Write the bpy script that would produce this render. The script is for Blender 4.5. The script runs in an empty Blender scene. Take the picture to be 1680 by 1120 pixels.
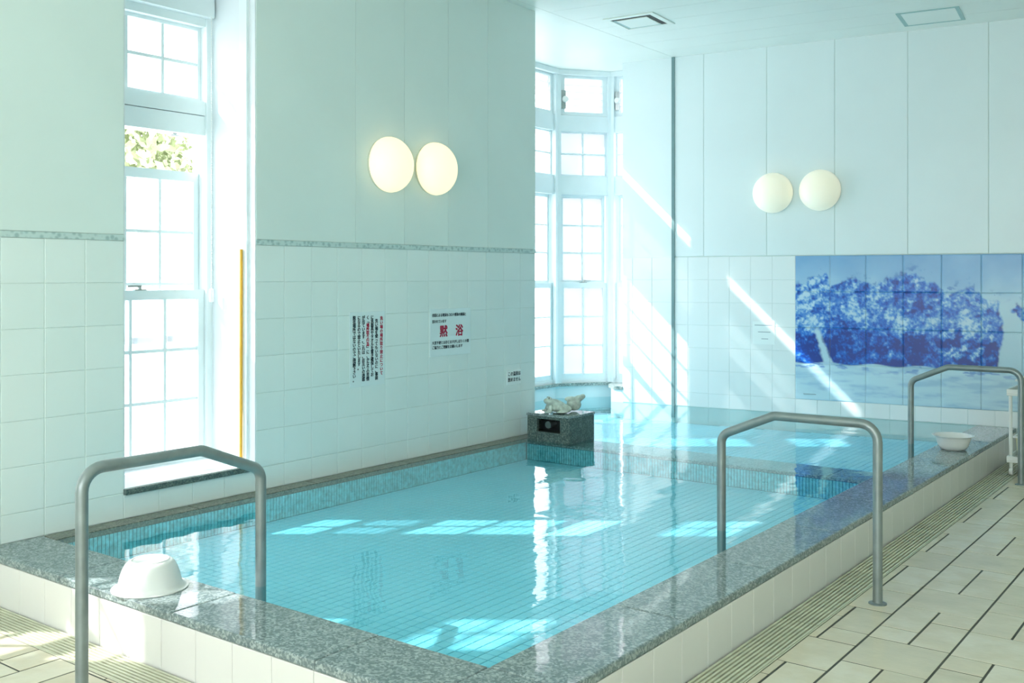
import bpy, bmesh, math, random
import numpy as np
from mathutils import Vector, Matrix

random.seed(7)
rng = np.random.default_rng(11)
S = bpy.context.scene
C = S.collection

# ------------------------------------------------------------------ camera, world, sun, exposure
YAW = 0.6446
cam_d = bpy.data.cameras.new('camera')
cam_d.sensor_width = 36.0
cam_d.lens = 1670.0 / 1680.0 * 36.0
cam_d.shift_y = -107.0 / 1680.0
cam_d.clip_start = 0.05
cam = bpy.data.objects.new('camera', cam_d)
C.objects.link(cam)
cam.location = (4.454, -8.407, 1.4)
cam.rotation_euler = (math.pi / 2, 0, YAW)
S.camera = cam

W = bpy.data.worlds.new('world')
S.world = W
W.use_nodes = True
bg = W.node_tree.nodes['Background']
bg.inputs[0].default_value = (0.965, 0.975, 1.0, 1)
bg.inputs[1].default_value = 2.9

sun_d = bpy.data.lights.new('sun', 'SUN')
sun_d.energy = 8.0
sun_d.angle = math.radians(0.7)
sun_d.color = (1.0, 0.98, 0.94)
sun = bpy.data.objects.new('sun', sun_d)
C.objects.link(sun)
SUN_DIR = Vector((1.0, 0.72, -1.0)).normalized()
sun.rotation_euler = (-SUN_DIR).to_track_quat('Z', 'Y').to_euler()

S.view_settings.view_transform = 'Standard'
S.view_settings.look = 'None'
S.view_settings.exposure = 0.92
S.view_settings.gamma = 1.0
S.view_settings.use_curve_mapping = False
cy = S.cycles
cy.use_denoising = True
cy.max_bounces = 10
cy.diffuse_bounces = 6
cy.glossy_bounces = 5
cy.transmission_bounces = 6
cy.transparent_max_bounces = 16
cy.caustics_reflective = False
cy.caustics_refractive = False
cy.sample_clamp_indirect = 6.0

# ------------------------------------------------------------------ materials
MATS = {}
def nt_new(name):
    m = bpy.data.materials.new(name)
    m.use_nodes = True
    t = m.node_tree
    t.nodes.clear()
    o = t.nodes.new('ShaderNodeOutputMaterial')
    MATS[name] = m
    return m, t, o

def lin(r, g, b):
    f = lambda v: v / 12.92 if v <= 0.04045 else ((v + 0.055) / 1.055) ** 2.4
    return (f(r / 255), f(g / 255), f(b / 255), 1)

def simple(name, col, rough=0.4, metal=0.0, spec=0.5, var=0.06, scale=6.0, bump=0.0, bscale=60.0, coat=0.0, emit=None, estr=0.0):
    """Principled with a soft procedural colour variation and optional fine relief."""
    m, t, o = nt_new(name)
    p = t.nodes.new('ShaderNodeBsdfPrincipled')
    tc = t.nodes.new('ShaderNodeTexCoord')
    n = t.nodes.new('ShaderNodeTexNoise'); n.inputs['Scale'].default_value = scale; n.inputs['Detail'].default_value = 3
    r = t.nodes.new('ShaderNodeValToRGB')
    r.color_ramp.elements[0].position = 0.3; r.color_ramp.elements[1].position = 0.7
    r.color_ramp.elements[0].color = tuple(c * (1 - var) for c in col[:3]) + (1,)
    r.color_ramp.elements[1].color = tuple(min(1, c * (1 + var)) for c in col[:3]) + (1,)
    t.links.new(tc.outputs['Object'], n.inputs['Vector'])
    t.links.new(n.outputs['Fac'], r.inputs['Fac'])
    t.links.new(r.outputs['Color'], p.inputs['Base Color'])
    p.inputs['Roughness'].default_value = rough
    p.inputs['Metallic'].default_value = metal
    p.inputs['Specular IOR Level'].default_value = spec
    p.inputs['Coat Weight'].default_value = coat
    if emit:
        p.inputs['Emission Color'].default_value = emit
        p.inputs['Emission Strength'].default_value = estr
    if bump:
        n2 = t.nodes.new('ShaderNodeTexNoise'); n2.inputs['Scale'].default_value = bscale; n2.inputs['Detail'].default_value = 4
        b = t.nodes.new('ShaderNodeBump'); b.inputs['Strength'].default_value = bump; b.inputs['Distance'].default_value = 0.004
        t.links.new(tc.outputs['Object'], n2.inputs['Vector'])
        t.links.new(n2.outputs['Fac'], b.inputs['Height'])
        t.links.new(b.outputs['Normal'], p.inputs['Normal'])
    t.links.new(p.outputs[0], o.inputs[0])
    return m

def tile_random(name, cols, rough, var_scale=9.0, bump=0.15, bscale=25.0, spec=0.5, rrange=None):
    """Tiles: colour picked per object, with cloudy mottling inside each tile."""
    m, t, o = nt_new(name)
    p = t.nodes.new('ShaderNodeBsdfPrincipled')
    oi = t.nodes.new('ShaderNodeObjectInfo')
    geo = t.nodes.new('ShaderNodeNewGeometry')
    n = t.nodes.new('ShaderNodeTexNoise'); n.inputs['Scale'].default_value = var_scale; n.inputs['Detail'].default_value = 5
    add = t.nodes.new('ShaderNodeMath'); add.operation = 'MULTIPLY_ADD'; add.inputs[1].default_value = 0.45; add.inputs[2].default_value = 0.0
    mul = t.nodes.new('ShaderNodeMath'); mul.operation = 'ADD'
    r = t.nodes.new('ShaderNodeValToRGB')
    e = r.color_ramp.elements
    e[0].position = 0.25; e[0].color = cols[0]
    e[1].position = 0.95; e[1].color = cols[-1]
    for i, c in enumerate(cols[1:-1]):
        k = e.new(0.25 + 0.7 * (i + 1) / (len(cols) - 1)); k.color = c
    t.links.new(geo.outputs['Position'], n.inputs['Vector'])
    t.links.new(oi.outputs['Random'], add.inputs[0])
    t.links.new(add.outputs[0], mul.inputs[0])
    t.links.new(n.outputs['Fac'], mul.inputs[1])
    t.links.new(mul.outputs[0], r.inputs['Fac'])
    t.links.new(r.outputs['Color'], p.inputs['Base Color'])
    p.inputs['Roughness'].default_value = rough
    p.inputs['Specular IOR Level'].default_value = spec
    if bump:
        n2 = t.nodes.new('ShaderNodeTexNoise'); n2.inputs['Scale'].default_value = bscale; n2.inputs['Detail'].default_value = 5
        b = t.nodes.new('ShaderNodeBump'); b.inputs['Strength'].default_value = bump; b.inputs['Distance'].default_value = 0.004
        t.links.new(geo.outputs['Position'], n2.inputs['Vector'])
        t.links.new(n2.outputs['Fac'], b.inputs['Height'])
        t.links.new(b.outputs['Normal'], p.inputs['Normal'])
    t.links.new(p.outputs[0], o.inputs[0])
    return m

def granite(name, rough, dark=1.0, tint=(1, 1, 1)):
    m, t, o = nt_new(name)
    p = t.nodes.new('ShaderNodeBsdfPrincipled')
    geo = t.nodes.new('ShaderNodeNewGeometry')
    v = t.nodes.new('ShaderNodeTexVoronoi'); v.inputs['Scale'].default_value = 130
    n = t.nodes.new('ShaderNodeTexNoise'); n.inputs['Scale'].default_value = 28; n.inputs['Detail'].default_value = 6; n.inputs['Roughness'].default_value = 0.7
    mx = t.nodes.new('ShaderNodeMix'); mx.data_type = 'FLOAT'; mx.inputs[0].default_value = 0.62
    sep = t.nodes.new('ShaderNodeSeparateColor')
    r = t.nodes.new('ShaderNodeValToRGB')
    e = r.color_ramp.elements
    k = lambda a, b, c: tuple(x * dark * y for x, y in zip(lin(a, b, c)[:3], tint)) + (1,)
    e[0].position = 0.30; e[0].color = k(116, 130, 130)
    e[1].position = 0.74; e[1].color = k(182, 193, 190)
    for q, cc in ((0.42, k(120, 134, 131)), (0.52, k(146, 158, 153)), (0.62, k(168, 178, 172))):
        x = e.new(q); x.color = cc
    t.links.new(geo.outputs['Position'], v.inputs['Vector'])
    t.links.new(geo.outputs['Position'], n.inputs['Vector'])
    t.links.new(v.outputs['Color'], sep.inputs[0])
    t.links.new(sep.outputs[0], mx.inputs[2])
    t.links.new(n.outputs['Fac'], mx.inputs[3])
    t.links.new(mx.outputs[0], r.inputs['Fac'])
    t.links.new(r.outputs['Color'], p.inputs['Base Color'])
    p.inputs['Roughness'].default_value = rough
    p.inputs['IOR'].default_value = 1.36
    n2 = t.nodes.new('ShaderNodeTexNoise'); n2.inputs['Scale'].default_value = 9; n2.inputs['Detail'].default_value = 3
    b = t.nodes.new('ShaderNodeBump'); b.inputs['Strength'].default_value = 0.10; b.inputs['Distance'].default_value = 0.006
    t.links.new(geo.outputs['Position'], n2.inputs['Vector'])
    t.links.new(n2.outputs['Fac'], b.inputs['Height'])
    t.links.new(b.outputs['Normal'], p.inputs['Normal'])
    t.links.new(p.outputs[0], o.inputs[0])
    return m

def schlick(t, normal=None, f0=0.02):
    """Two-sided Fresnel reflectance for a thin surface."""
    g = t.nodes.new('ShaderNodeNewGeometry')
    d = t.nodes.new('ShaderNodeVectorMath'); d.operation = 'DOT_PRODUCT'
    t.links.new(g.outputs['Incoming'], d.inputs[0])
    t.links.new(normal if normal else g.outputs['Normal'], d.inputs[1])
    def mth(op, a, b=None):
        q = t.nodes.new('ShaderNodeMath'); q.operation = op
        for i, v in enumerate((a, b)):
            if v is None: continue
            if isinstance(v, (int, float)): q.inputs[i].default_value = v
            else: t.links.new(v, q.inputs[i])
        return q.outputs[0]
    c = mth('ABSOLUTE', d.outputs['Value'])
    k = mth('POWER', mth('SUBTRACT', 1.0, c), 5.0)
    return mth('ADD', mth('MULTIPLY', k, 1.0 - f0), f0)

def glass(name, trans, tint, frost):
    """Window pane: clear part passes the sun, frosted part scatters it."""
    m, t, o = nt_new(name)
    a = t.nodes.new('ShaderNodeBsdfTransparent'); a.inputs[0].default_value = tint
    b = t.nodes.new('ShaderNodeBsdfTranslucent'); b.inputs[0].default_value = frost
    n = t.nodes.new('ShaderNodeTexNoise'); n.inputs['Scale'].default_value = 3
    tc = t.nodes.new('ShaderNodeTexCoord')
    mr = t.nodes.new('ShaderNodeMapRange')
    mr.inputs[3].default_value = trans - 0.05; mr.inputs[4].default_value = trans + 0.05
    mx = t.nodes.new('ShaderNodeMixShader')
    t.links.new(tc.outputs['Object'], n.inputs['Vector'])
    t.links.new(n.outputs['Fac'], mr.inputs[0])
    t.links.new(mr.outputs[0], mx.inputs[0])
    t.links.new(b.outputs[0], mx.inputs[1]); t.links.new(a.outputs[0], mx.inputs[2])
    g = t.nodes.new('ShaderNodeBsdfGlossy'); g.inputs['Roughness'].default_value = 0.03
    m2 = t.nodes.new('ShaderNodeMixShader')
    t.links.new(schlick(t, None, 0.04), m2.inputs[0]); t.links.new(mx.outputs[0], m2.inputs[1]); t.links.new(g.outputs[0], m2.inputs[2])
    t.links.new(m2.outputs[0], o.inputs[0])
    return m

def water_mat():
    m, t, o = nt_new('pool_water')
    geo = t.nodes.new('ShaderNodeNewGeometry')
    mp = t.nodes.new('ShaderNodeMapping'); mp.inputs['Scale'].default_value = (1, 1, 1)
    n = t.nodes.new('ShaderNodeTexNoise'); n.inputs['Scale'].default_value = 3.2; n.inputs['Detail'].default_value = 2
    n3 = t.nodes.new('ShaderNodeTexNoise'); n3.inputs['Scale'].default_value = 16; n3.inputs['Detail'].default_value = 2
    n4 = t.nodes.new('ShaderNodeTexNoise'); n4.inputs['Scale'].default_value = 1.1; n4.inputs['Detail'].default_value = 1
    mask = t.nodes.new('ShaderNodeMapRange'); mask.inputs[1].default_value = 0.42; mask.inputs[2].default_value = 0.66
    mulm = t.nodes.new('ShaderNodeMath'); mulm.operation = 'MULTIPLY'
    s1 = t.nodes.new('ShaderNodeMath'); s1.operation = 'MULTIPLY_ADD'; s1.inputs[1].default_value = 0.16
    b = t.nodes.new('ShaderNodeBump'); b.inputs['Strength'].default_value = 0.22; b.inputs['Distance'].default_value = 0.02
    t.links.new(geo.outputs['Position'], mp.inputs['Vector'])
    for q in (n, n3, n4):
        t.links.new(mp.outputs[0], q.inputs['Vector'])
    t.links.new(n4.outputs['Fac'], mask.inputs[0])
    t.links.new(n3.outputs['Fac'], mulm.inputs[0]); t.links.new(mask.outputs[0], mulm.inputs[1])
    t.links.new(mulm.outputs[0], s1.inputs[0]); 
    t.links.new(n.outputs['Fac'], s1.inputs[2])
    t.links.new(s1.outputs[0], b.inputs['Height'])
    tr = t.nodes.new('ShaderNodeBsdfTransparent'); tr.inputs[0].default_value = (0.74, 0.97, 1.0, 1)
    gl = t.nodes.new('ShaderNodeBsdfGlossy'); gl.inputs['Roughness'].default_value = 0.0
    mx = t.nodes.new('ShaderNodeMixShader')
    t.links.new(b.outputs['Normal'], gl.inputs['Normal'])
    t.links.new(schlick(t, b.outputs['Normal'], 0.02), mx.inputs[0]); t.links.new(tr.outputs[0], mx.inputs[1]); t.links.new(gl.outputs[0], mx.inputs[2])
    t.links.new(mx.outputs[0], o.inputs[0])
    return m

def attr_mat(name, attr, rough):
    m, t, o = nt_new(name)
    p = t.nodes.new('ShaderNodeBsdfPrincipled')
    a = t.nodes.new('ShaderNodeAttribute'); a.attribute_name = attr
    t.links.new(a.outputs['Color'], p.inputs['Base Color'])
    p.inputs['Roughness'].default_value = rough
    t.links.new(p.outputs[0], o.inputs[0])
    return m

def border_mat():
    m, t, o = nt_new('border_strip')
    p = t.nodes.new('ShaderNodeBsdfPrincipled')
    geo = t.nodes.new('ShaderNodeNewGeometry')
    w = t.nodes.new('ShaderNodeTexVoronoi'); w.inputs['Scale'].default_value = 38
    r = t.nodes.new('ShaderNodeValToRGB')
    r.color_ramp.elements[0].position = 0.25; r.color_ramp.elements[0].color = lin(158, 184, 184)
    r.color_ramp.elements[1].position = 0.55; r.color_ramp.elements[1].color = lin(196, 216, 214)
    t.links.new(geo.outputs['Position'], w.inputs['Vector'])
    t.links.new(w.outputs['Distance'], r.inputs['Fac'])
    t.links.new(r.outputs['Color'], p.inputs['Base Color'])
    p.inputs['Roughness'].default_value = 0.3
    t.links.new(p.outputs[0], o.inputs[0])
    return m

PAINT = (0.70, 0.81, 0.785, 1)
simple('wall_paint', PAINT, 0.45, var=0.02, scale=1.5)
simple('back_paint', (0.74, 0.835, 0.85, 1), 0.35, var=0.02, scale=1.5)
simple('ceiling_paint', (0.87, 0.915, 0.875, 1), 0.4, var=0.02, scale=1.5)
simple('window_white', (0.74, 0.83, 0.85, 1), 0.35, var=0.02)
simple('reveal_white', (0.70, 0.765, 0.79, 1), 0.5, var=0.02)
simple('grout', (0.60, 0.70, 0.67, 1), 0.8, var=0.05)
simple('floor_grout', (0.075, 0.08, 0.065, 1), 0.8, var=0.1)
simple('dark_joint', (0.16, 0.27, 0.28, 1), 0.6)
simple('plain_floor', (0.50, 0.53, 0.44, 1), 0.35, var=0.08, scale=3)
tile_random('wall_tile', [(0.72, 0.825, 0.80, 1), (0.745, 0.84, 0.82, 1), (0.765, 0.855, 0.835, 1)], 0.22, 3.0, 0.05, 12)
tile_random('back_tile', [(0.78, 0.85, 0.855, 1), (0.81, 0.87, 0.875, 1)], 0.2, 3.0, 0.05, 12)
tile_random('fascia_tile', [(0.775, 0.76, 0.735, 1), (0.805, 0.79, 0.765, 1)], 0.22, 3.0, 0.05, 12)
tile_random('floor_tile', [(0.58, 0.52, 0.38, 1), (0.68, 0.615, 0.46, 1), (0.73, 0.65, 0.48, 1), (0.78, 0.72, 0.57, 1)], 0.23, 7.0, 0.35, 22)
tile_random('mosaic', [(0.27, 0.72, 0.87, 1), (0.34, 0.78, 0.92, 1), (0.42, 0.82, 0.95, 1)], 0.3, 2.0, 0.0)
simple('finger_tile', (0.30, 0.74, 0.80, 1), 0.25, var=0.25, scale=40)
simple('pool_grout', (0.08, 0.36, 0.43, 1), 0.8)
simple('finger_grout', (0.015, 0.10, 0.13, 1), 0.8)
granite('granite_wet', 0.035, 0.92, (0.96, 1.0, 1.07))
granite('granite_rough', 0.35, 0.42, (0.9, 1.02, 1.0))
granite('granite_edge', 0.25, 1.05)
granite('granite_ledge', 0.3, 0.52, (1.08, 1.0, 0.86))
simple('rail_metal', (0.25, 0.295, 0.295, 1), 0.36, metal=0.5, var=0.12, scale=14, bump=0.05, bscale=40)
simple('steel', (0.45, 0.48, 0.47, 1), 0.3, metal=0.9)
simple('grate_cream', (0.66, 0.66, 0.50, 1), 0.4, var=0.12, scale=12)
simple('drain_dark', (0.035, 0.035, 0.025, 1), 0.8)
simple('lamp_globe', (0.92, 0.86, 0.70, 1), 0.35, var=0.0, emit=(1.0, 0.80, 0.46, 1), estr=0.42)
simple('lamp_globe_dim', (0.90, 0.88, 0.76, 1), 0.35, var=0.0, emit=(1.0, 0.88, 0.60, 1), estr=0.14)
simple('lamp_base', (0.60, 0.64, 0.55, 1), 0.4)
simple('basin_plastic', (0.78, 0.79, 0.77, 1), 0.3, var=0.02)
simple('stone_figure', (0.52, 0.60, 0.54, 1), 0.7, var=0.25, scale=30, bump=0.3, bscale=60)
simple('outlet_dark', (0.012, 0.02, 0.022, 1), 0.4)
simple('outlet_pipe', (0.15, 0.2, 0.2, 1), 0.3, metal=0.6)
simple('white_plastic', (0.82, 0.85, 0.83, 1), 0.35, var=0.02)
simple('cream_plastic', (0.62, 0.64, 0.46, 1), 0.4, var=0.04)
simple('yellow_pole', (0.78, 0.42, 0.04, 1), 0.5)
simple('sign_plate', (0.72, 0.835, 0.85, 1), 0.3, var=0.01)
simple('sign_white', (0.82, 0.90, 0.90, 1), 0.3, var=0.01)
simple('ink_dark', (0.006, 0.02, 0.035, 1), 0.6)
simple('ink_red', (0.45, 0.012, 0.06, 1), 0.6)
simple('ink_grey', (0.30, 0.36, 0.40, 1), 0.6)
simple('slot_black', (0.006, 0.008, 0.008, 1), 0.5)
simple('hatch_frame', (0.34, 0.52, 0.52, 1), 0.4)
simple('leaf_green', (0.36, 0.42, 0.24, 1), 0.6, var=0.3, scale=8)
simple('bark', (0.25, 0.2, 0.15, 1), 0.8)
simple('outside_ground', (0.55, 0.56, 0.55, 1), 0.8)
glass('pane_clear', 0.50, (0.98, 0.99, 1, 1), (0.42, 0.455, 0.49, 1))
glass('pane_frosted', 0.04, (0.93, 0.98, 1, 1), (0.185, 0.225, 0.26, 1))
glass('pane_milky', 0.08, (0.95, 0.98, 1, 1), (0.40, 0.44, 0.47, 1))
water_mat()
attr_mat('mural_print', 'print', 0.3)
border_mat()

# ------------------------------------------------------------------ mesh helpers
class MB:
    def __init__(s):
        s.v = []; s.f = []
    def box(s, x0, x1, y0, y1, z0, z1):
        b = len(s.v)
        s.v += [(x0, y0, z0), (x1, y0, z0), (x1, y1, z0), (x0, y1, z0), (x0, y0, z1), (x1, y0, z1), (x1, y1, z1), (x0, y1, z1)]
        s.f += [tuple(b + i for i in q) for q in ((0, 3, 2, 1), (4, 5, 6, 7), (0, 1, 5, 4), (1, 2, 6, 5), (2, 3, 7, 6), (3, 0, 4, 7))]
        return s
    def prism(s, poly, z0, z1):
        n = len(poly); b = len(s.v)
        a = sum(poly[i][0] * poly[(i + 1) % n][1] - poly[(i + 1) % n][0] * poly[i][1] for i in range(n))
        if a < 0: poly = poly[::-1]
        s.v += [(x, y, z0) for x, y in poly] + [(x, y, z1) for x, y in poly]
        s.f.append(tuple(b + i for i in reversed(range(n)))); s.f.append(tuple(b + n + i for i in range(n)))
        for i in range(n):
            j = (i + 1) % n
            s.f.append((b + i, b + j, b + n + j, b + n + i))
        return s
    def tube(s, pts, r, seg=14, cap=True):
        """Swept round tube along a polyline."""
        pts = [Vector(p) for p in pts]
        b = len(s.v); prev = None
        for i, p in enumerate(pts):
            if i == 0: d = pts[1] - p
            elif i == len(pts) - 1: d = p - pts[i - 1]
            else: d = (pts[i + 1] - p).normalized() + (p - pts[i - 1]).normalized()
            d.normalize()
            if prev is None:
                u = d.orthogonal().normalized()
            else:
                u = (prev - d * prev.dot(d)).normalized()
            prev = u
            w = d.cross(u)
            for k in range(seg):
                a = 2 * math.pi * k / seg
                s.v.append(tuple(p + u * r * math.cos(a) + w * r * math.sin(a)))
        n = len(pts)
        for i in range(n - 1):
            for k in range(seg):
                k2 = (k + 1) % seg
                s.f.append((b + i * seg + k, b + i * seg + k2, b + (i + 1) * seg + k2, b + (i + 1) * seg + k))
        if cap:
            s.f.append(tuple(b + k for k in reversed(range(seg))))
            s.f.append(tuple(b + (n - 1) * seg + k for k in range(seg)))
        return s
    def lathe(s, prof, seg=40, origin=(0, 0, 0), axis='Z', close=False):
        """Revolve (radius, height) profile; poles where radius is 0."""
        b = len(s.v); ox, oy, oz = origin
        idx = []
        for (r, h) in prof:
            ring = []
            cnt = 1 if r < 1e-6 else seg
            for k in range(cnt):
                a = 2 * math.pi * k / seg
                x, y, z = r * math.cos(a), r * math.sin(a), h
                if axis == 'X': x, y, z = z, x, y
                ring.append(len(s.v)); s.v.append((ox + x, oy + y, oz + z))
            idx.append(ring)
        for A, B_ in zip(idx, idx[1:]):
            for k in range(seg):
                k2 = (k + 1) % seg
                if len(A) == 1 and len(B_) == 1: continue
                if len(A) == 1: s.f.append((A[0], B_[k], B_[k2]))
                elif len(B_) == 1: s.f.append((A[k], B_[0], A[k2]))
                else: s.f.append((A[k], B_[k], B_[k2], A[k2]))
        return s
    def mesh(s, name, mat, smooth=False, recalc=True):
        m = bpy.data.meshes.new(name)
        m.from_pydata(s.v, [], s.f)
        if recalc:
            bm = bmesh.new(); bm.from_mesh(m); bmesh.ops.recalc_face_normals(bm, faces=bm.faces); bm.to_mesh(m); bm.free()
        m.materials.append(MATS[mat])
        if smooth:
            m.polygons.foreach_set('use_smooth', [True] * len(m.polygons))
            try: m.set_sharp_from_angle(angle=math.radians(40))
            except Exception: pass
        m.update()
        return m
    def build(s, name, mat, parent=None, smooth=False, loc=None, recalc=True):
        return put(name, s.mesh(name, mat, smooth, recalc), parent, loc)

def put(name, mesh, parent=None, loc=None, rotz=None):
    o = bpy.data.objects.new(name, mesh)
    C.objects.link(o)
    if parent is not None: o.parent = parent
    if loc is not None: o.location = loc
    if rotz is not None: o.rotation_euler = (0, 0, rotz)
    return o

def tag(o, label, cat=None, group=None, kind=None):
    o['label'] = label
    if cat: o['category'] = cat
    if group: o['group'] = group
    if kind: o['kind'] = kind
    return o

def empty(name, loc=(0, 0, 0), rotz=0.0):
    o = bpy.data.objects.new(name, None)
    o.empty_display_size = 0.1
    C.objects.link(o)
    o.location = loc
    o.rotation_euler = (0, 0, rotz)
    return o

def bevel(o, w=0.004, seg=2):
    md = o.modifiers.new('bevel', 'BEVEL'); md.width = w; md.segments = seg; md.limit_method = 'ANGLE'; md.angle_limit = math.radians(40)
    return o

_tc = {}
def tile_mesh(w, h, t, mat, axis, ch=0.0025):
    """A cushioned tile centred on its face.  axis X: lies in the YZ plane facing +X; Y: in the XZ plane facing -Y; Z: in XY facing up."""
    key = (round(w, 4), round(h, 4), t, mat, axis, ch)
    if key in _tc: return _tc[key]
    a, b = w / 2, h / 2
    outer = [(-a, -b), (a, -b), (a, b), (-a, b)]
    inner = [(-a + ch, -b + ch), (a - ch, -b + ch), (a - ch, b - ch), (-a + ch, b - ch)]
    pts = [(u, v, -t) for u, v in outer] + [(u, v, -ch * 0.6) for u, v in outer] + [(u, v, 0.0) for u, v in inner]
    fs = [(8, 9, 10, 11)]
    for i in range(4):
        j = (i + 1) % 4
        fs += [(i, j, 4 + j, 4 + i), (4 + i, 4 + j, 8 + j, 8 + i)]
    conv = {'X': lambda u, v, n: (n, u, v), 'Y': lambda u, v, n: (u, -n, v), 'Z': lambda u, v, n: (u, v, n)}[axis]
    m = MB(); m.v = [conv(*p) for p in pts]; m.f = fs
    me = m.mesh('tile', mat)
    _tc[key] = me
    return me

# ------------------------------------------------------------------ the room in plan (metres)
WX = -0.07            # face of the left wall
ZC = 3.42             # ceiling
KZ = 0.21             # top of the pool kerb
WZ = 0.207            # water level
PF = 0.055            # pool floor
SILL = 0.355
BORD = 1.575
BD = Vector((0.9922, 0.1250))            # direction of the slightly skewed back wall
BANG = math.atan2(BD.y, BD.x)
def bw(s, off=0.0):                      # point on back wall at distance s from corner, off towards the room
    return (BD.x * s + BD.y * off, BD.y * s - BD.x * off)
YFAR = -11.8
XR = 6.6
W1 = (-5.559, -4.750)                    # left window opening
W0 = (-7.56, -6.75)                      # next window, beyond the frame
YE = -2.094                              # end of left wall, bay opening starts

# -------- left wall
m = MB()
for (a, b) in ((YFAR, W0[0]), (W0[1], W1[0]), (W1[1], YE)):
    m.box(-0.62, WX - 0.004, a, b, 0, ZC)
for w in (W0, W1):
    m.box(-0.62, WX - 0.004, w[0], w[1], 0, SILL - 0.03)
    m.box(-0.62, WX - 0.004, w[0], w[1], 3.05, ZC)
wall_left = m.build('wall_left', 'grout')
tag(wall_left, 'long pale aqua wall with square tiles below a thin border and painted panels above', kind='structure')
rows = [KZ, 0.336] + [0.336 + 0.2065 * i for i in range(1, 7)]
def tile_strip(y0, y1, joints, zr):
    ys = [y0] + sorted(j for j in joints if y0 + 0.02 < j < y1 - 0.02) + [y1]
    for a, b in zip(ys, ys[1:]):
        for z0, z1 in zr:
            g = 0.0016
            me = tile_mesh(b - a - g, z1 - z0 - g, 0.006, 'wall_tile', 'X')
            put('tile', me, wall_left, (WX, (a + b) / 2, (z0 + z1) / 2))
zr = list(zip(rows, rows[1:]))
tile_strip(W1[1], YE, [-4.548 + 0.2059 * i for i in range(12)], zr)
tile_strip(W0[1], W1[0], [-5.76 - 0.2 * i for i in range(6)], zr)
tile_strip(W0[0], -6.255, [-5.76 - 0.2 * i for i in range(3, 10)], [(0.002, KZ)])
tile_strip(W0[0], W0[1], [-7.36, -7.16, -6.96], [(KZ, SILL - 0.03)])
tile_strip(W1[0], W1[1], [-5.36, -5.16, -4.96], [(KZ, SILL - 0.03)])
# painted panels above
def panels(y0, y1, js):
    ys = [y0] + js + [y1]
    for a, b in zip(ys, ys[1:]):
        me = tile_mesh(b - a - 0.002, ZC - BORD - 0.03, 0.008, 'wall_paint', 'X', 0.0015)
        put('panel', me, wall_left, (WX + 0.002, (a + b) / 2, (ZC + BORD + 0.03) / 2))
panels(W1[1], YE, [-3.987, -3.551, -3.115, -2.679])
panels(W0[1], W1[0], [-6.2])
for a, b in ((W1[1], YE), (W0[1], W1[0])):
    MB().box(WX - 0.003, WX + 0.006, a, b, BORD, BORD + 0.028).build('border_strip', 'border_strip', wall_left)
for a, b in ((YFAR, W0[0]),):
    MB().box(WX - 0.005, WX, a, b, 0, ZC).build('plaster', 'wall_paint', wall_left)
# reveal linings of the deep window openings
for w in (W1, W0):
    for y0, y1 in ((w[0] - 0.001, w[0] + 0.006), (w[1] - 0.006, w[1] + 0.001)):
        MB().box(-0.60, WX - 0.001, y0, y1, SILL, 3.05).build('reveal_lining', 'reveal_white', wall_left)
    MB().box(-0.60, WX - 0.001, w[0], w[1], 3.044, 3.052).build('reveal_lining', 'reveal_white', wall_left)

# -------- back wall
SE = 6.9
m = MB()
m.prism([bw(-0.07, -0.004), bw(SE, -0.004), bw(SE, -0.16), bw(-0.07, -0.16)], 0, ZC + 0.1)
wall_back = m.build('wall_back', 'grout')
tag(wall_back, 'pale back wall with square tiles below and tall painted panels above', kind='structure')
def back_put(name, me, s, z, off=0.0, parent=wall_back):
    x, y = bw(s, off)
    return put(name, me, parent, (x, y, z), BANG)
pj = [0.0, 0.29, 0.867, 1.451, 2.038, 2.643, 3.25, 3.86, 4.47, 5.08, 5.69, 6.3, SE]
for a, b in zip(pj, pj[1:]):
    back_put('panel', tile_mesh(b - a - 0.005, ZC - BORD - 0.008, 0.008, 'back_paint', 'Y', 0.003), (a + b) / 2, (ZC + BORD + 0.008) / 2)
tj = [-0.054 + 0.1941 * i for i in range(7)]
tj[0] = 0.0; tj[-1] = 1.118
MU0, MUW = 1.118, 0.2945
for a, b in zip(tj, tj[1:]):
    for z0, z1 in zr:
        back_put('tile', tile_mesh(b - a - 0.0016, z1 - z0 - 0.0016, 0.006, 'back_tile', 'Y'), (a + b) / 2, (z0 + z1) / 2)
bj = [1.118, 1.304] + [1.304 + 0.1978 * i for i in range(1, 13)]
for a, b in zip(bj, bj[1:]):
    back_put('tile', tile_mesh(b - a - 0.0016, 0.1244, 0.006, 'back_tile', 'Y'), (a + b) / 2, 0.273)
    if a > 2.75:
        back_put('tile', tile_mesh(b - a - 0.0016, 0.2, 0.006, 'back_tile', 'Y'), (a + b) / 2, 0.108)
MU1 = MU0 + 8 * MUW
big = [MU1] + [MU1 + 0.198 * i for i in range(1, 9)] + [SE]
for a, b in zip(big, big[1:]):
    for z0, z1 in zr[1:]:
        back_put('tile', tile_mesh(b - a - 0.0016, z1 - z0 - 0.0016, 0.006, 'back_tile', 'Y'), (a + b) / 2, (z0 + z1) / 2)
# dark movement joint in the corner
jo = MB().prism([bw(-0.016, -0.01), bw(0.012, -0.01), bw(0.012, 0.012), bw(-0.016, 0.012)], 0.1, ZC).build('trim_1', 'dark_joint')
tag(jo, 'dark green vertical joint strip in the corner beside the bay', kind='structure')

# -------- right wall and lintel-free rear (the hall goes on behind the camera)

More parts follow.
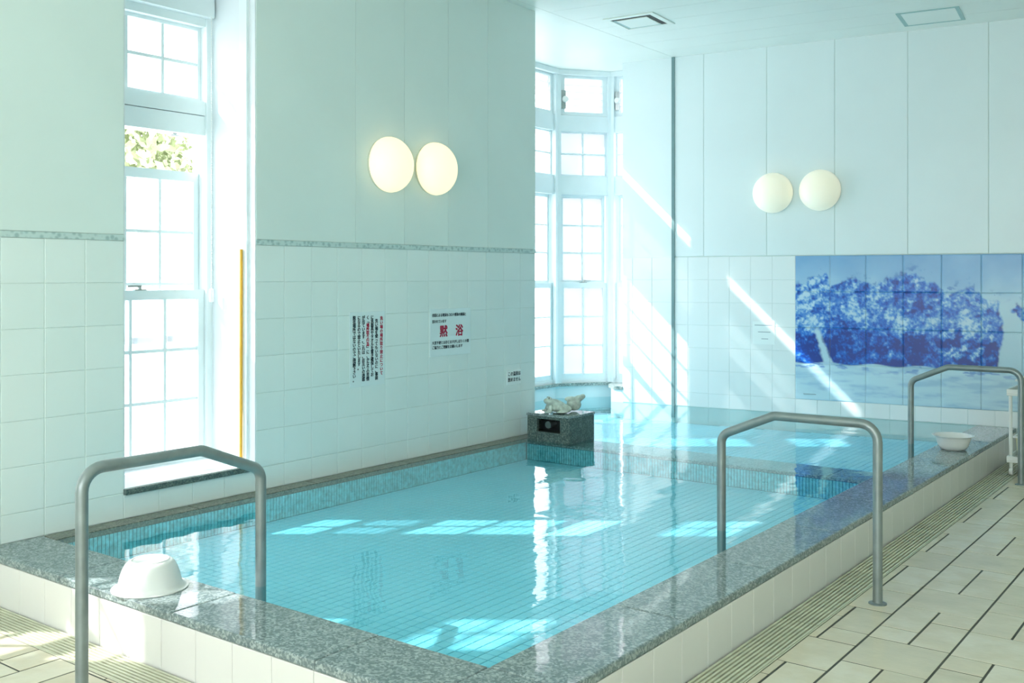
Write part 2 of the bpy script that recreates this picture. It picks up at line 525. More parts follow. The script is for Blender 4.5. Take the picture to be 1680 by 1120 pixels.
wr = MB().box(XR, XR + 0.15, YFAR, 1.2, 0, ZC).build('wall_right', 'wall_paint')
tag(wr, 'plain pale wall on the far right of the hall', kind='structure')
rw = MB()
rw.box(-0.62, 1.2, YFAR - 0.15, YFAR, 0, ZC)
rw.box(1.2, XR, YFAR - 0.15, YFAR, 0, 0.6); rw.box(1.2, XR, YFAR - 0.15, YFAR, 3.2, ZC)
rw = rw.build('wall_rear', 'wall_paint')
tag(rw, 'pale wall with a wide window opening behind the viewpoint', kind='structure')
# -------- ceiling planks run parallel to the back wall
ce = MB().prism([(-0.02, YFAR), (XR + 0.1, YFAR), (XR + 0.1, 1.1), (-0.02, 0.14)], ZC + 0.012, ZC + 0.12).build('ceiling', 'grout')
tag(ce, 'pale ceiling of long white planks', kind='structure')
pk = 0.335; y = 0.0; k = 0
while y > YFAR + 0.4:
    g = 0.0022
    a = [(0.004, y - g + (0.05 if y == 0 else 0)), (XR, y - g + 0.126 * XR + (0.05 if y == 0 else 0)), (XR, y - pk + g + 0.126 * XR), (0.004, y - pk + g)]
    MB().prism(a, ZC, ZC + 0.014).build('plank', 'ceiling_paint', ce)
    y -= pk
MB().prism([(0.004, y), (XR, y + 0.126 * XR), (XR, YFAR), (0.004, YFAR)], ZC, ZC + 0.014).build('plank', 'ceiling_paint', ce)
MB().prism([(-0.62, YFAR), (0.0, YFAR), (0.0, -2.101), (-0.62, -2.101)], ZC, ZC + 0.1).build('edge_panel', 'ceiling_paint', ce)

# -------- bay: plan points
P2b = (-0.827, 0.259); P2a = (-1.182, -0.195); P1b = (-1.182, -1.95); P0b = (-0.827, -2.404)
JX = bw(-0.51); JL = bw(-0.63)
ceb = MB().prism([(-0.001, 0.02), (-0.45, 0.5), (-0.95, 0.5), (-1.4, -0.1), (-1.4, -2.05), (-0.95, -2.7), (-0.621, -2.7), (-0.621, -2.1), (-0.001, -2.1)], ZC, ZC + 0.1).build('ceiling_bay', 'ceiling_paint')
tag(ceb, 'white ceiling panel over the bay window', kind='structure')
# far side wall of the bay (in line with the back wall)
sw = MB()
sw.prism([bw(-0.016), JX, (JX[0], 0.34), (-0.016, 0.34)], SILL - 0.031, ZC)
sw.prism([bw(-0.016), JL, P2b, (-0.75, 0.36), (-0.016, 0.34)], 0, SILL - 0.031)
wb = sw.build('wall_bay', 'back_paint')
tag(wb, 'white side wall of the bay between the corner joint and the windows', kind='structure')
# tiles on the side wall, from the sill height down and up to the border
for s0, s1 in ((-0.21, -0.018), (-0.404, -0.212), (-0.508, -0.406)):
    for z0, z1 in zr:
        x, yy = bw((s0 + s1) / 2, 0.0035)
        put('tile', tile_mesh(s1 - s0 - 0.0016, z1 - z0 - 0.0016, 0.003, 'back_tile', 'Y'), wb, (x, yy, (z0 + z1) / 2), BANG)
# parapet under the bay windows
pa = MB()
def offs(a, b, d):
    v = Vector((b[0] - a[0], b[1] - a[1])); n = Vector((-v.y, v.x)).normalized() * d
    return [a, b, (b[0] + n.x, b[1] + n.y), (a[0] + n.x, a[1] + n.y)]
for a, b in ((P2b, P2a), (P2a, P1b), (P1b, P0b)):
    q = offs(a, b, -0.16)
    pa.prism(q, 0, SILL - 0.03)
pa.prism([P0b, (-0.625, -2.404), (-0.625, -2.56), (-0.9, -2.56)], 0, ZC)
pb = pa.build('wall_parapet', 'back_tile')
tag(pb, 'low cream parapet under the bay windows at the water edge', kind='structure')
# sill slab, following the bay
sl = MB()
sl.prism([JX, (JX[0], 0.3), (-0.80, 0.36), (-1.25, -0.15), (-1.25, -2.0), (-0.80, -2.5), (-0.625, -2.44), (-0.625, -2.36), (-0.81, -2.36), (-1.145, -1.935), (-1.145, -0.21), (-0.80, 0.232), (-0.72, 0.03), bw(-0.60, 0.012), bw(-0.51, 0.012)], SILL - 0.03, SILL)
so = sl.build('sill_1', 'granite_edge')
tag(so, 'speckled granite sill following the bend of the bay windows', kind='structure')
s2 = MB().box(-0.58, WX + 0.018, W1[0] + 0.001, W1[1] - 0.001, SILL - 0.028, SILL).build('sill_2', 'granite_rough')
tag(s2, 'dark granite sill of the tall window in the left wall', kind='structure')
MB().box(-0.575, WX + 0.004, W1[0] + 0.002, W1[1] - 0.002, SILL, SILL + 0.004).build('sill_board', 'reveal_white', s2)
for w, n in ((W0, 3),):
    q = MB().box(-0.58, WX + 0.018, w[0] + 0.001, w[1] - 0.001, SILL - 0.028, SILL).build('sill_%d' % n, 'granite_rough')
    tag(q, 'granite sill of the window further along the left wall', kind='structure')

# ------------------------------------------------------------------ windows
def sash(parent, name, x0, x1, z0, z1, y, th, cols, rws, rail, bar, pane, mat='window_white', toprail=None, botrail=None):
    """A glazed sash in local x/z at depth y: frame mesh, muntin bars and panes as children."""
    tr = toprail or rail; br = botrail or rail
    f = MB()
    f.box(x0, x0 + rail, y - th / 2, y + th / 2, z0, z1); f.box(x1 - rail, x1, y - th / 2, y + th / 2, z0, z1)
    f.box(x0 + rail, x1 - rail, y - th / 2, y + th / 2, z0, z0 + br); f.box(x0 + rail, x1 - rail, y - th / 2, y + th / 2, z1 - tr, z1)
    fr = f.build(name, mat, parent)
    gx0, gx1, gz0, gz1 = x0 + rail, x1 - rail, z0 + br, z1 - tr
    for i in range(1, cols):
        x = gx0 + (gx1 - gx0) * i / cols
        MB().box(x - bar / 2, x + bar / 2, y - th * 0.3, y + th * 0.3, gz0, gz1).build('muntin', mat, fr)
    for j in range(1, rws):
        z = gz0 + (gz1 - gz0) * j / rws
        MB().box(gx0, gx1, y - th * 0.27, y + th * 0.27, z - bar / 2, z + bar / 2).build('muntin', mat, fr)
    for i in range(cols):
        for j in range(rws):
            a = gx0 + (gx1 - gx0) * i / cols + bar / 2 - 0.002; b = gx0 + (gx1 - gx0) * (i + 1) / cols - bar / 2 + 0.002
            if i == 0: a = gx0 - 0.002
            if i == cols - 1: b = gx1 + 0.002
            c = gz0 + (gz1 - gz0) * j / rws + bar / 2 - 0.002; d = gz0 + (gz1 - gz0) * (j + 1) / rws - bar / 2 + 0.002
            if j == 0: c = gz0 - 0.002
            if j == rws - 1: d = gz1 + 0.002
            p = MB(); p.v = [(a, y, c), (b, y, c), (b, y, d), (a, y, d)]; p.f = [(0, 1, 2, 3)]
            p.build('pane', pane, fr, recalc=False)
    return fr

def latch(parent, x, y, z):
    l = MB()
    l.box(x - 0.035, x + 0.035, y - 0.012, y + 0.012, z, z + 0.006)
    l.lathe([(0.0, 0.0), (0.012, 0.0), (0.011, 0.016), (0.0, 0.018)], 12, (x, y, z + 0.005))
    l.box(x - 0.075, x + 0.01, y - 0.006, y + 0.006, z + 0.018, z + 0.027)
    return l.build('latch', 'steel', parent)

def tall_window(idx, yc0, yc1, label, opened=True):
    """Double-hung window with a fixed light above, local x runs along +Y of the wall (0 = near end)."""
    w = yc1 - yc0
    root = empty('window_%d' % idx, (-0.50, yc0, 0), math.pi / 2)     # local x -> +Y world, local y -> -X world
    tag(root, label, kind='structure')
    f = MB()
    f.box(0, 0.045, -0.05, 0.08, SILL + 0.004, 3.05); f.box(w - 0.045, w, -0.05, 0.08, SILL + 0.004, 3.05)
    f.box(0.045, w - 0.045, -0.035, 0.08, SILL + 0.004, SILL + 0.022)
    f.build('frame', 'window_white', root)
    # transom with a shadow groove, head box of the roller blind
    t = MB(); t.box(0.045, w - 0.045, -0.04, 0.08, 2.32, 2.40); t.box(0.045, w - 0.045, -0.034, 0.08, 2.206, 2.316)
    t.build('transom', 'window_white', root)
    h = MB(); h.box(0.02, w - 0.02, -0.09, 0.08, 2.875, 3.045); h.box(0.045, w - 0.045, -0.04, 0.08, 2.828, 2.875)
    h.build('blind_box', 'window_white', root)
    sash(root, 'fixed_light', 0.045, w - 0.045, 2.40, 2.83, 0.02, 0.03, 3, 2, 0.022, 0.018, 'pane_clear')
    zt = 1.995 if opened else 2.206
    dz = zt - 1.995
    sash(root, 'upper_sash', 0.047, w - 0.047, 1.03 + dz, 1.995 + dz, 0.04, 0.035, 3, 3, 0.035, 0.016, 'pane_clear', toprail=0.054)
    ls = sash(root, 'lower_sash', 0.046, w - 0.046, SILL + 0.022, 1.323, -0.01, 0.035, 3, 3, 0.04, 0.017, 'pane_clear', toprail=0.052, botrail=0.047)
    latch(ls, 0.36, -0.01, 1.323)
    latch(root, 0.60, 0.02, 2.19)
    return root

tall_window(1, W1[0], W1[1], 'tall white sash window in the left wall, upper sash lowered a little')
tall_window(2, W0[0], W0[1], 'tall white sash window next along the left wall, outside the picture edge', False)

def bay_window(idx, a, b, label, cols_n, pane, mullions=0, spec=None):
    """One face of the bay from plan point a to plan point b (room side on the left of a->b)."""
    v = Vector((b[0] - a[0], b[1] - a[1])); L = v.length
    root = empty('window_%d' % idx, (a[0], a[1], 0), math.atan2(v.y, v.x))
    tag(root, label, kind='structure')
    nn = mullions + 1
    cw = L / nn
    f = MB()
    edges = [i * cw for i in range(nn + 1)]
    for e in edges:
        f.box(max(0, e - 0.045) if e > 0 else -0.03, min(L, e + 0.045) if e < L else L + 0.03, -0.10, 0.03, SILL, ZC - 0.02)
    f.box(0, L, -0.09, 0.025, ZC - 0.035, ZC)
    f.build('frame', 'window_white', root)
    for i in range(nn):
        x0 = edges[i] + 0.045; x1 = edges[i + 1] - 0.045
        open_n, p_fix, p_up, p_lo = spec[i] if spec else (0, pane, pane, pane)
        t = MB()
        t.box(x0, x1, -0.09, 0.012, 2.82, 2.975); t.box(x0, x1, -0.09, 0.012, 2.20, 2.385)
        t.build('transom', 'window_white', root)
        MB().box(x0, x1, -0.09, 0.0, SILL, SILL + 0.035).build('bottom_rail', 'window_white', root)
        # louvre light with glass slats
        lv = MB()
        lv.box(x0, x0 + 0.045, -0.055, -0.005, 2.98, 3.38); lv.box(x1 - 0.045, x1, -0.055, -0.005, 2.98, 3.38)
        lv.box(x0 + 0.045, x1 - 0.045, -0.055, -0.005, 2.98, 3.01); lv.box(x0 + 0.045, x1 - 0.045, -0.055, -0.005, 3.345, 3.38)
        lo = lv.build('louvre_frame', 'window_white', root)
        for k in range(5):
            z = 3.015 + k * 0.067
            if k < open_n:          # slat swung open, nearly level
                sm = MB(); sm.v = [(x0 + 0.045, -0.075, z - 0.004), (x1 - 0.045, -0.075, z - 0.004), (x1 - 0.045, -0.012, z + 0.004), (x0 + 0.045, -0.012, z + 0.004)]; sm.f = [(0, 1, 2, 3)]
                sm.build('glass_slat', 'pane_clear', lo, recalc=False)
                continue
            sm = MB(); sm.v = [(x0 + 0.045, -0.045, z), (x1 - 0.045, -0.045, z), (x1 - 0.045, -0.018, z + 0.066), (x0 + 0.045, -0.018, z + 0.066)]; sm.f = [(0, 1, 2, 3)]
            sm.build('glass_slat', 'pane_milky', lo, recalc=False)
            MB().box(x0 + 0.045, x1 - 0.045, -0.049, -0.042, z - 0.003, z + 0.004).build('slat_edge', 'window_white', lo)
        kn = MB(); kn.box(x1 - 0.052, x1 - 0.006, -0.004, 0.012, 3.04, 3.22); kn.build('crank_plate', 'steel', lo)
        kb = MB(); kb.lathe([(0.0, 0.05), (0.026, 0.048), (0.032, 0.035), (0.03, 0.012), (0.0, 0.012)], 18, (0, 0, 0))
        kb.v = [(x1 - 0.03 + p[0] - 0.012, p[2], 3.13 + p[1]) for p in kb.v]
        kb.build('crank_knob', 'white_plastic', lo, smooth=True)
        sash(root, 'fixed_light', x0, x1, 2.385, 2.82, -0.04, 0.03, cols_n, 2, 0.012, 0.014, p_fix)
        sash(root, 'upper_sash', x0 + 0.01, x1 - 0.01, 1.33, 2.20, -0.06, 0.03, cols_n, 3, 0.03, 0.014, p_up)
        ls = sash(root, 'lower_sash', x0 + 0.005, x1 - 0.005, SILL + 0.035, 1.335, -0.025, 0.03, cols_n, 3, 0.035, 0.014, p_lo, toprail=0.05, botrail=0.05)
        latch(ls, (x0 + x1) / 2, -0.02, 1.335)
    return root

def flip(a, b): return b, a
bay_window(3, P2b, P2a, 'angled bay window of three stacked lights beside the side wall', 2, 'pane_frosted')
bay_window(4, P2a, P1b, 'front face of the bay, two windows wide, mostly behind the left wall', 2, 'pane_clear', 1, [(2, 'pane_milky', 'pane_clear', 'pane_clear'), (2, 'pane_milky', 'pane_milky', 'pane_milky')])
bay_window(5, P1b, P0b, 'angled bay window at the near end, hidden behind the left wall', 2, 'pane_clear')
bay_window(6, (JX[0] - 0.0, 0.259), P2b, 'narrow side light of the bay glimpsed edge-on', 1, 'pane_clear')
# crown moulding over the bay windows
cr = MB()
pts = [(-0.51, 0.24), (P2b[0] + 0.02, P2b[1] - 0.04), (P2a[0] + 0.05, P2a[1] - 0.02), (P1b[0] + 0.05, P1b[1])]
for a, b in zip(pts, pts[1:]):
    cr.prism(offs(a, b, -0.05), ZC - 0.05, ZC - 0.001)
tag(cr.build('trim_2', 'window_white'), 'white crown moulding over the bay windows', kind='structure')
# white corner strip and conduit in the reveal of the tall window
tr = MB().box(-0.19, -0.125, W1[1] - 0.022, W1[1] - 0.006, SILL + 0.004, 3.04)
tag(tr.build('trim_3', 'window_white'), 'white vertical channel on the window reveal', kind='structure')

# ------------------------------------------------------------------ pool
PX0, PX1 = 0.033, 2.532          # inner faces left / right
PY0, PY1 = -5.967, -2.35         # inner faces front / divider
OX, OY = 2.818, -6.254           # outer faces
DV = -2.05                       # back edge of divider
kerb = MB()
kerb.box(WX, OX - 0.01, OY + 0.01, PY0 - 0.004, -0.1, KZ - 0.034)
kerb.box(PX1 + 0.004, OX - 0.01, PY0 - 0.004, 0.1, -0.1, KZ - 0.034)
kerb.prism([(PX1 + 0.004, 0.1), (OX - 0.01, 0.1), (OX - 0.01, 0.35), (PX1 + 0.004, 0.314)], -0.1, KZ - 0.034)
kerb = kerb.build('pool_kerb', 'grout')
tag(kerb, 'raised kerb of the bathing pool with granite coping and white tile face', kind='structure')
fj = [WX] + [0.066 + 0.1995 * i for i in range(14)] + [OX]
fj = [q for q in fj if q <= OX]
for a, b in zip(fj, fj[1:]):
    if b - a > 0.02:
        put('fascia_tile', tile_mesh(b - a - 0.002, KZ - 0.007, 0.008, 'fascia_tile', 'Y'), kerb, ((a + b) / 2, OY + 0.003, (KZ - 0.034) / 2 - 0.015))
n = 33
for i in range(n):
    a = OY + 0.002 + i * 0.2; b = a + 0.2
    if b > 0.36: b = 0.35
    if b - a > 0.02:
        put('fascia_tile', tile_mesh(b - a - 0.002, KZ - 0.007, 0.008, 'fascia_tile', 'X'), kerb, (OX - 0.003, (a + b) / 2, (KZ - 0.034) / 2 - 0.015))
def slab(poly, z0, z1, mat, parent, name='coping_slab', w=0.006):
    return bevel(MB().prism(poly, z0, z1).build(name, mat, parent), w, 2)
fx = [WX + 0.001, 0.58, 1.325, 2.07, 2.531]
for a, b in zip(fx, fx[1:]):
    slab([(a, OY), (b - 0.002, OY), (b - 0.002, PY0), (a, PY0)], KZ - 0.033, KZ, 'granite_wet', kerb)
slab([(2.531, OY), (OX, OY), (OX, PY0), (2.531, PY0)], KZ - 0.033, KZ, 'granite_wet', kerb)
ry = [PY0, -5.23, -4.47, -3.71, -2.95, -2.19, -1.43, -0.67]
for a, b in zip(ry, ry[1:]):
    slab([(PX1, a + 0.002), (OX, a + 0.002), (OX, b), (PX1, b)], KZ - 0.033, KZ, 'granite_wet', kerb)
slab([(PX1, -0.668), (OX, -0.668), bw(OX / BD.x - 0.0, 0.001), bw(PX1 / BD.x, 0.001)], KZ - 0.033, KZ, 'granite_wet', kerb)
# narrow ledge along the left wall
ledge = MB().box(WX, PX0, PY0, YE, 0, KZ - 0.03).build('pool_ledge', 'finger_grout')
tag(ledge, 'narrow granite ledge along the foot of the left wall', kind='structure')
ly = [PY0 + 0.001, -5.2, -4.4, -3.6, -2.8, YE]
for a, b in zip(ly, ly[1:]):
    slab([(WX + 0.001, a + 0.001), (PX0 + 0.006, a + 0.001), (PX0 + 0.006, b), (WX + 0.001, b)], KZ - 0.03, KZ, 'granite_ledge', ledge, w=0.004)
# submerged divider
dv = MB().box(PX0, PX1, PY1 + 0.004, DV, 0, KZ - 0.04).build('pool_divider', 'finger_grout')
tag(dv, 'submerged granite divider between the main pool and the bay pool', kind='structure')
for a, b in ((PX0, 0.78), (0.78, 1.53), (1.53, 2.28), (2.28, PX1)):
    slab([(a, PY1), (b - 0.003, PY1), (b - 0.003, DV), (a, DV)], KZ - 0.04, 0.192, 'granite_edge', dv, w=0.005)

# finger tiles on the pool walls (too fine to pick apart)
def fingers(parent, p0, p1, nrm, z0, z1, pitch=0.0205, wd=0.0165):
    d = Vector((p1[0] - p0[0], p1[1] - p0[1])); L = d.length; d /= L
    nv = Vector(nrm)
    m = MB(); k = 0
    while (k + 1) * pitch < L:
        s = k * pitch + 0.002
        a = (p0[0] + d.x * s, p0[1] + d.y * s); b = (p0[0] + d.x * (s + wd), p0[1] + d.y * (s + wd))
        m.prism([a, b, (b[0] + nv.x * 0.004, b[1] + nv.y * 0.004), (a[0] + nv.x * 0.004, a[1] + nv.y * 0.004)], z0, z1)
        k += 1
    o = m.build('finger_tiles', 'finger_tile', parent)
    o['kind'] = 'stuff'
    return o
fingers(ledge, (PX0, PY0), (PX0, PY1), (1, 0), PF, KZ - 0.031)
fingers(dv, (PX0 + 0.005, PY1 + 0.004), (PX1, PY1 + 0.004), (0, -1), PF, KZ - 0.041)
lin1 = MB().box(PX1 - 0.001, PX1 + 0.004, PY0, PY1, 0, KZ - 0.034).box(PX0, PX1, PY0 - 0.004, PY0 + 0.001, 0, KZ - 0.034).build('pool_lining', 'finger_grout', kerb)
fingers(kerb, (PX1 - 0.001, PY0), (PX1 - 0.001, PY1), (-1, 0), PF, KZ - 0.035)
fingers(kerb, (PX0, PY0 + 0.001), (PX1, PY0 + 0.001), (0, 1), PF, KZ - 0.035)

# pool floor: small square mosaic, the nearest 300 one by one
pfl = MB().box(PX0, PX1, PY0, PY1, 0.0, PF - 0.0025).build('floor_pool', 'pool_grout')
tag(pfl, 'turquoise square mosaic floor of the main pool', kind='structure')
MP = 0.05
cells = []
nx = int((PX1 - PX0) / MP); ny = int((PY1 - PY0) / MP)
for i in range(nx):
    for j in range(ny):
        cells.append((PX0 + 0.01 + (i + 0.5) * MP, PY0 + 0.01 + (j + 0.5) * MP))
cells.sort(key=lambda c: (c[0] - 2.2) ** 2 * 0.5 + (c[1] + 5.9) ** 2)
tm = tile_mesh(MP - 0.0045, MP - 0.0045, 0.004, 'mosaic', 'Z', 0.0012)
for c in cells[:300]:
    put('mosaic_tile', tm, pfl, (c[0], c[1], PF))
def mosaic_rest(parent, cs, z, name='mosaic_tiles'):
    m = MB(); a = MP / 2 - 0.0022; h = a - 0.0012
    for x, y in cs:
        b = len(m.v)
        m.v += [(x - a, y - a, z - 0.003), (x + a, y - a, z - 0.003), (x + a, y + a, z - 0.003), (x - a, y + a, z - 0.003),
                (x - h, y - h, z), (x + h, y - h, z), (x + h, y + h, z), (x - h, y + h, z)]
        m.f += [(b + 4, b + 5, b + 6, b + 7), (b, b + 1, b + 5, b + 4), (b + 1, b + 2, b + 6, b + 5), (b + 2, b + 3, b + 7, b + 6), (b + 3, b, b + 4, b + 7)]
    o = m.build(name, 'mosaic', parent, recalc=False)
    o['kind'] = 'stuff'
    return o
mosaic_rest(pfl, cells[300:], PF)
bay_poly = [(PX1, DV), bw(PX1 / BD.x), bw(-0.016), JL, P2b, P2a, P1b, P0b, (-0.63, -2.40), (-0.63, YE), (PX0, YE), (PX0, DV)]
pf2 = MB().prism(bay_poly, 0.0, PF - 0.0025).build('floor_bay_pool', 'pool_grout')
tag(pf2, 'pale turquoise floor of the small pool in the bay', kind='structure')
c2 = []
i = 0
for ix in range(-24, int(PX1 / MP) + 1):
    for iy in range(-47, 8):
        x, y = (ix + 0.5) * MP, (iy + 0.5) * MP
        lim = 0.126 * x - 0.03
        if x > PX1 - 0.03: continue
        if x < 0.06 and y < YE + 0.05 and x > -0.95: continue
        if y < DV + 0.03 and x > 0: continue
        if x < -0.6:
            if x < -1.13 or y > -0.16 + (x + 1.18) * 1.28 - 0.06 and y > lim: continue
            if y > (x + 1.182) * 1.279 - 0.195 - 0.05: continue
            if y < -1.95 - (x + 1.182) * 1.279 + 0.05: continue
        elif y > lim: continue
        c2.append((x, y))
mosaic_rest(pf2, c2, PF)
# the water: one gently rippled surface over both pools
wm = MB()
wm.v = [(x, y, WZ) for x, y in [(PX0 + 0.001, PY0 + 0.001), (PX1 - 0.001, PY0 + 0.001), (PX1 - 0.001, bw(PX1 / BD.x)[1] - 0.001), bw(-0.016, 0.001), (JL[0], JL[1]), P2b, P2a, P1b, P0b, (-0.63, -2.40), (-0.63, YE + 0.001), (PX0 + 0.001, YE + 0.001)]]
wm.f = [tuple(range(len(wm.v)))]
wo = wm.build('water', 'pool_water', recalc=False)
tag(wo, 'clear turquoise bath water filling the pool to the brim', 'water', kind='stuff')

# ------------------------------------------------------------------ floor
DX = 2.985; DYF = -6.412
fl = MB()
fl.prism([(-1.3, 0.4), (-1.3, -2.6), (-0.6, -2.6), (-0.6, YFAR), (XR, YFAR), (XR, 1.0)], -0.2, -0.046)
fl.prism([(DX + 0.002, 0.4), (DX + 0.002, DYF - 0.002), (WX, DYF - 0.002), (WX, YFAR), (XR, YFAR), (XR, 1.0)], -0.05, -0.0022)
floor = fl.build('floor', 'floor_grout')
tag(floor, 'wet olive beige stone tile floor in a mixed rectangular pattern', kind='structure')
tiles = []
LW = 0.3053
PER = 0.767
def lane_tiles(k, y0, y1):
    xa = 3.178 + LW * (k - 1); xm = xa + LW / 2; xb = xa + LW
    start = {0: -4.847, 1: -4.712, 2: -4.423}.get(k, -4.712 + 0.29 * (k - 1))
    j0 = int((y0 - start) / PER) - 2
    for j in range(j0, j0 + 40):
        b = start + j * PER
        if b > y1: break
        e = b + 0.31; g = b + PER
        tiles.append((xa, xb, b, e))
        lo, hi = (0.152, 0.305) if k % 2 else (0.305, 0.152)
        tiles.append((xa, xm, e, e + lo)); tiles.append((xa, xm, e + lo, g))
        tiles.append((xm, xb, e, e + hi)); tiles.append((xm, xb, e + hi, g))
for k in range(-10, 12):
    lane_tiles(k, -9.5, 1.2)
fin = []
for (a, b, c, d) in tiles:
    # clip against drain edges: right part X>DX, front part Y<DYF
    def add(x0, x1, y0, y1):
        if x1 - x0 > 0.012 and y1 - y0 > 0.012: fin.append((x0, x1, y0, y1))
    x0, x1 = max(a, DX + 0.003), min(b, XR)
    ymax = 0.126 * x0 - 0.004
    add(x0, x1, max(c, -9.5), min(d, ymax)) if x0 >= DX else None
    if a < DX:
        add(max(a, WX + 0.002), min(b, DX), max(c, -9.5), min(d, DYF - 0.003))
camp = Vector((4.454, -8.407))
def vis(t):
    cx, cy_ = (t[0] + t[1]) / 2 - camp.x, (t[2] + t[3]) / 2 - camp.y
    r = cx * math.cos(YAW) + cy_ * math.sin(YAW); d = -cx * math.sin(YAW) + cy_ * math.cos(YAW)
    if d < 0.5: return 0
    px = 840 + 1670 * r / d; py = 453 + 1670 * 1.4 / d
    inside = -60 < px < 1740 and py < 1180
    return (1000 if inside else 0) + (t[1] - t[0]) * (t[3] - t[2]) / d ** 3
fin.sort(key=vis, reverse=True)
rest = MB()
for i, (a, b, c, d) in enumerate(fin):
    g = 0.0045
    if i < 290:
        put('floor_tile', tile_mesh(b - a - 0.009, d - c - 0.0075, 0.006, 'floor_tile', 'Z', 0.002), floor, ((a + b) / 2, (c + d) / 2, random.uniform(-0.0008, 0.0008)))
    else:
        rest.box(a + g / 2, b - g / 2, c + g / 3, d - g / 3, -0.005, 0.0)
ro = rest.build('floor_tiles', 'floor_tile', floor); ro['kind'] = 'stuff'
MB().prism([(WX, YFAR), (XR, YFAR), (XR, -9.5), (WX, -9.5)], -0.005, 0.0).build('plain_floor', 'plain_floor', floor)

# drain channels with slotted grates
def grate(x0, x1, y0, y1, along, label):
    root = empty('drain_grate', ((x0 + x1) / 2, (y0 + y1) / 2, -0.024))
    tag(root, label, 'drain grate', 'cream slotted drain grates around the pool')
    L = (y1 - y0) if along == 'Y' else (x1 - x0); Wd = (x1 - x0) if along == 'Y' else (y1 - y0)
    nb = 9; pit = Wd / nb
    bm_ = MB()
    bwid = pit * 0.53
    if along == 'Y': bm_.box(-bwid / 2, bwid / 2, -L / 2 + 0.002, L / 2 - 0.002, 0.0, 0.0215)
    else: bm_.box(-L / 2 + 0.002, L / 2 - 0.002, -bwid / 2, bwid / 2, 0.0, 0.0215)
    me = bm_.mesh('bar', 'grate_cream')
    for i in range(nb):
        o = -Wd / 2 + (i + 0.5) * pit
        put('bar', me, root, (o, 0, 0) if along == 'Y' else (0, o, 0))
    cb = MB()
    if along == 'Y': cb.box(-Wd / 2, Wd / 2, -0.006, 0.006, -0.006, 0.0)
    else: cb.box(-0.006, 0.006, -Wd / 2, Wd / 2, -0.006, 0.0)
    cm = cb.mesh('cross_bar', 'grate_cream')
    nq = max(2, round(L / 0.3))
    for q in range(nq):
        o = -L / 2 + L * (q + 0.5) / nq
        put('cross_bar', cm, root, (0, o, 0) if along == 'Y' else (o, 0, 0))
ordn = ['farthest from the camera against the back wall', 'second from the back wall', 'third from the back wall', 'fourth from the back wall', 'fifth from the back wall', 'sixth from the back wall', 'seventh from the back wall']
gy = [0.33, -0.6, -1.55, -2.5, -3.45, -4.4, -5.35, -6.25]
for i, (b, a) in enumerate(zip(gy, gy[1:])):
    grate(OX + 0.004, DX - 0.002, a, b, 'Y', 'cream slotted drain grate along the right kerb, ' + ordn[i])
gx = [WX + 0.002, 0.9, 1.87, 2.82]
for i, (a, b) in enumerate(zip(gx, gx[1:])):
    grate(a, b, DYF + 0.002, OY - 0.004, 'X', 'cream slotted drain grate along the front kerb, ' + ['nearest the left wall', 'under the left handrail', 'nearest the pool corner'][i])
grate(OX + 0.004, DX - 0.002, DYF + 0.002, -6.252, 'Y', 'short square drain grate at the outer pool corner')
dc = MB().prism([(OX - 0.01, 0.36), (DX + 0.003, 0.36), (DX + 0.003, DYF - 0.003), (WX, DYF - 0.003), (WX, OY + 0.01), (OX - 0.01, OY + 0.01)], -0.046, -0.044).build('drain_bed', 'drain_dark', floor)
fs = MB().box(DX - 0.001, DX + 0.004, DYF, 0.36, -0.045, 0.0).box(WX, DX, DYF - 0.004, DYF + 0.001, -0.045, 0.0).build('drain_edge', 'grate_cream', floor)

# ------------------------------------------------------------------ handrails
def fillet(pts, rad, seg=7):
    out = [Vector(pts[0])]
    for i in range(1, len(pts) - 1):
        p = Vector(pts[i]); a = (Vector(pts[i - 1]) - p); b = (Vector(pts[i + 1]) - p)
        ua, ub = a.normalized(), b.normalized()
        ang = ua.angle(ub); r = rad[i - 1]
        t = r / math.tan(ang / 2)
        c = p + (ua + ub).normalized() * (r / math.sin(ang / 2))
        s, e = p + ua * t - c, p + ub * t - c
        th = s.angle(e)
        for k in range(seg + 1):
            w = k / seg
            v = (s * math.sin((1 - w) * th) + e * math.sin(w * th)) / math.sin(th)
            out.append(c + v)
    out.append(Vector(pts[-1]))
    return out
def handrail(loc, rz, span, label):
    """Local: outer post at x = 0 on the floor, inner post at x = -span in the pool."""
    root = empty('handrail', loc, rz)
    tag(root, label, 'handrail', 'bent grey handrails stepping into the pool')
    R = 0.0205
    pts = [(0, 0, 0.004), (0, 0, 0.765), (-0.465, 0, 0.765), (-span, 0, 0.655), (-span, 0, PF)]
    pth = fillet(pts, [0.075, 0.06, 0.06])
    MB().tube(pth, R, 20).build('rail', 'rail_metal', root, smooth=True)
    MB().lathe([(0, 0.0), (0.038, 0.0), (0.038, 0.004), (0.022, 0.008), (0.0215, 0.012), (0, 0.012)], 24, (0, 0, 0.0)).build('flange', 'rail_metal', root, smooth=True)
    MB().lathe([(0, 0.0), (0.036, 0.0), (0.036, 0.004), (0.022, 0.008), (0, 0.008)], 24, (-span, 0, PF)).build('flange', 'rail_metal', root, smooth=True)
    return root
handrail((3.088, -3.987, 0), 0, 0.724, 'bent grey tube handrail over the right kerb, the nearer of the two there')
handrail((3.079, -0.888, 0), 0, 0.715, 'bent grey tube handrail over the right kerb near the back wall mural')
handrail((1.318, -6.585, 0), -math.pi / 2, 0.736, 'bent grey tube handrail over the front kerb beside the upturned white basin')

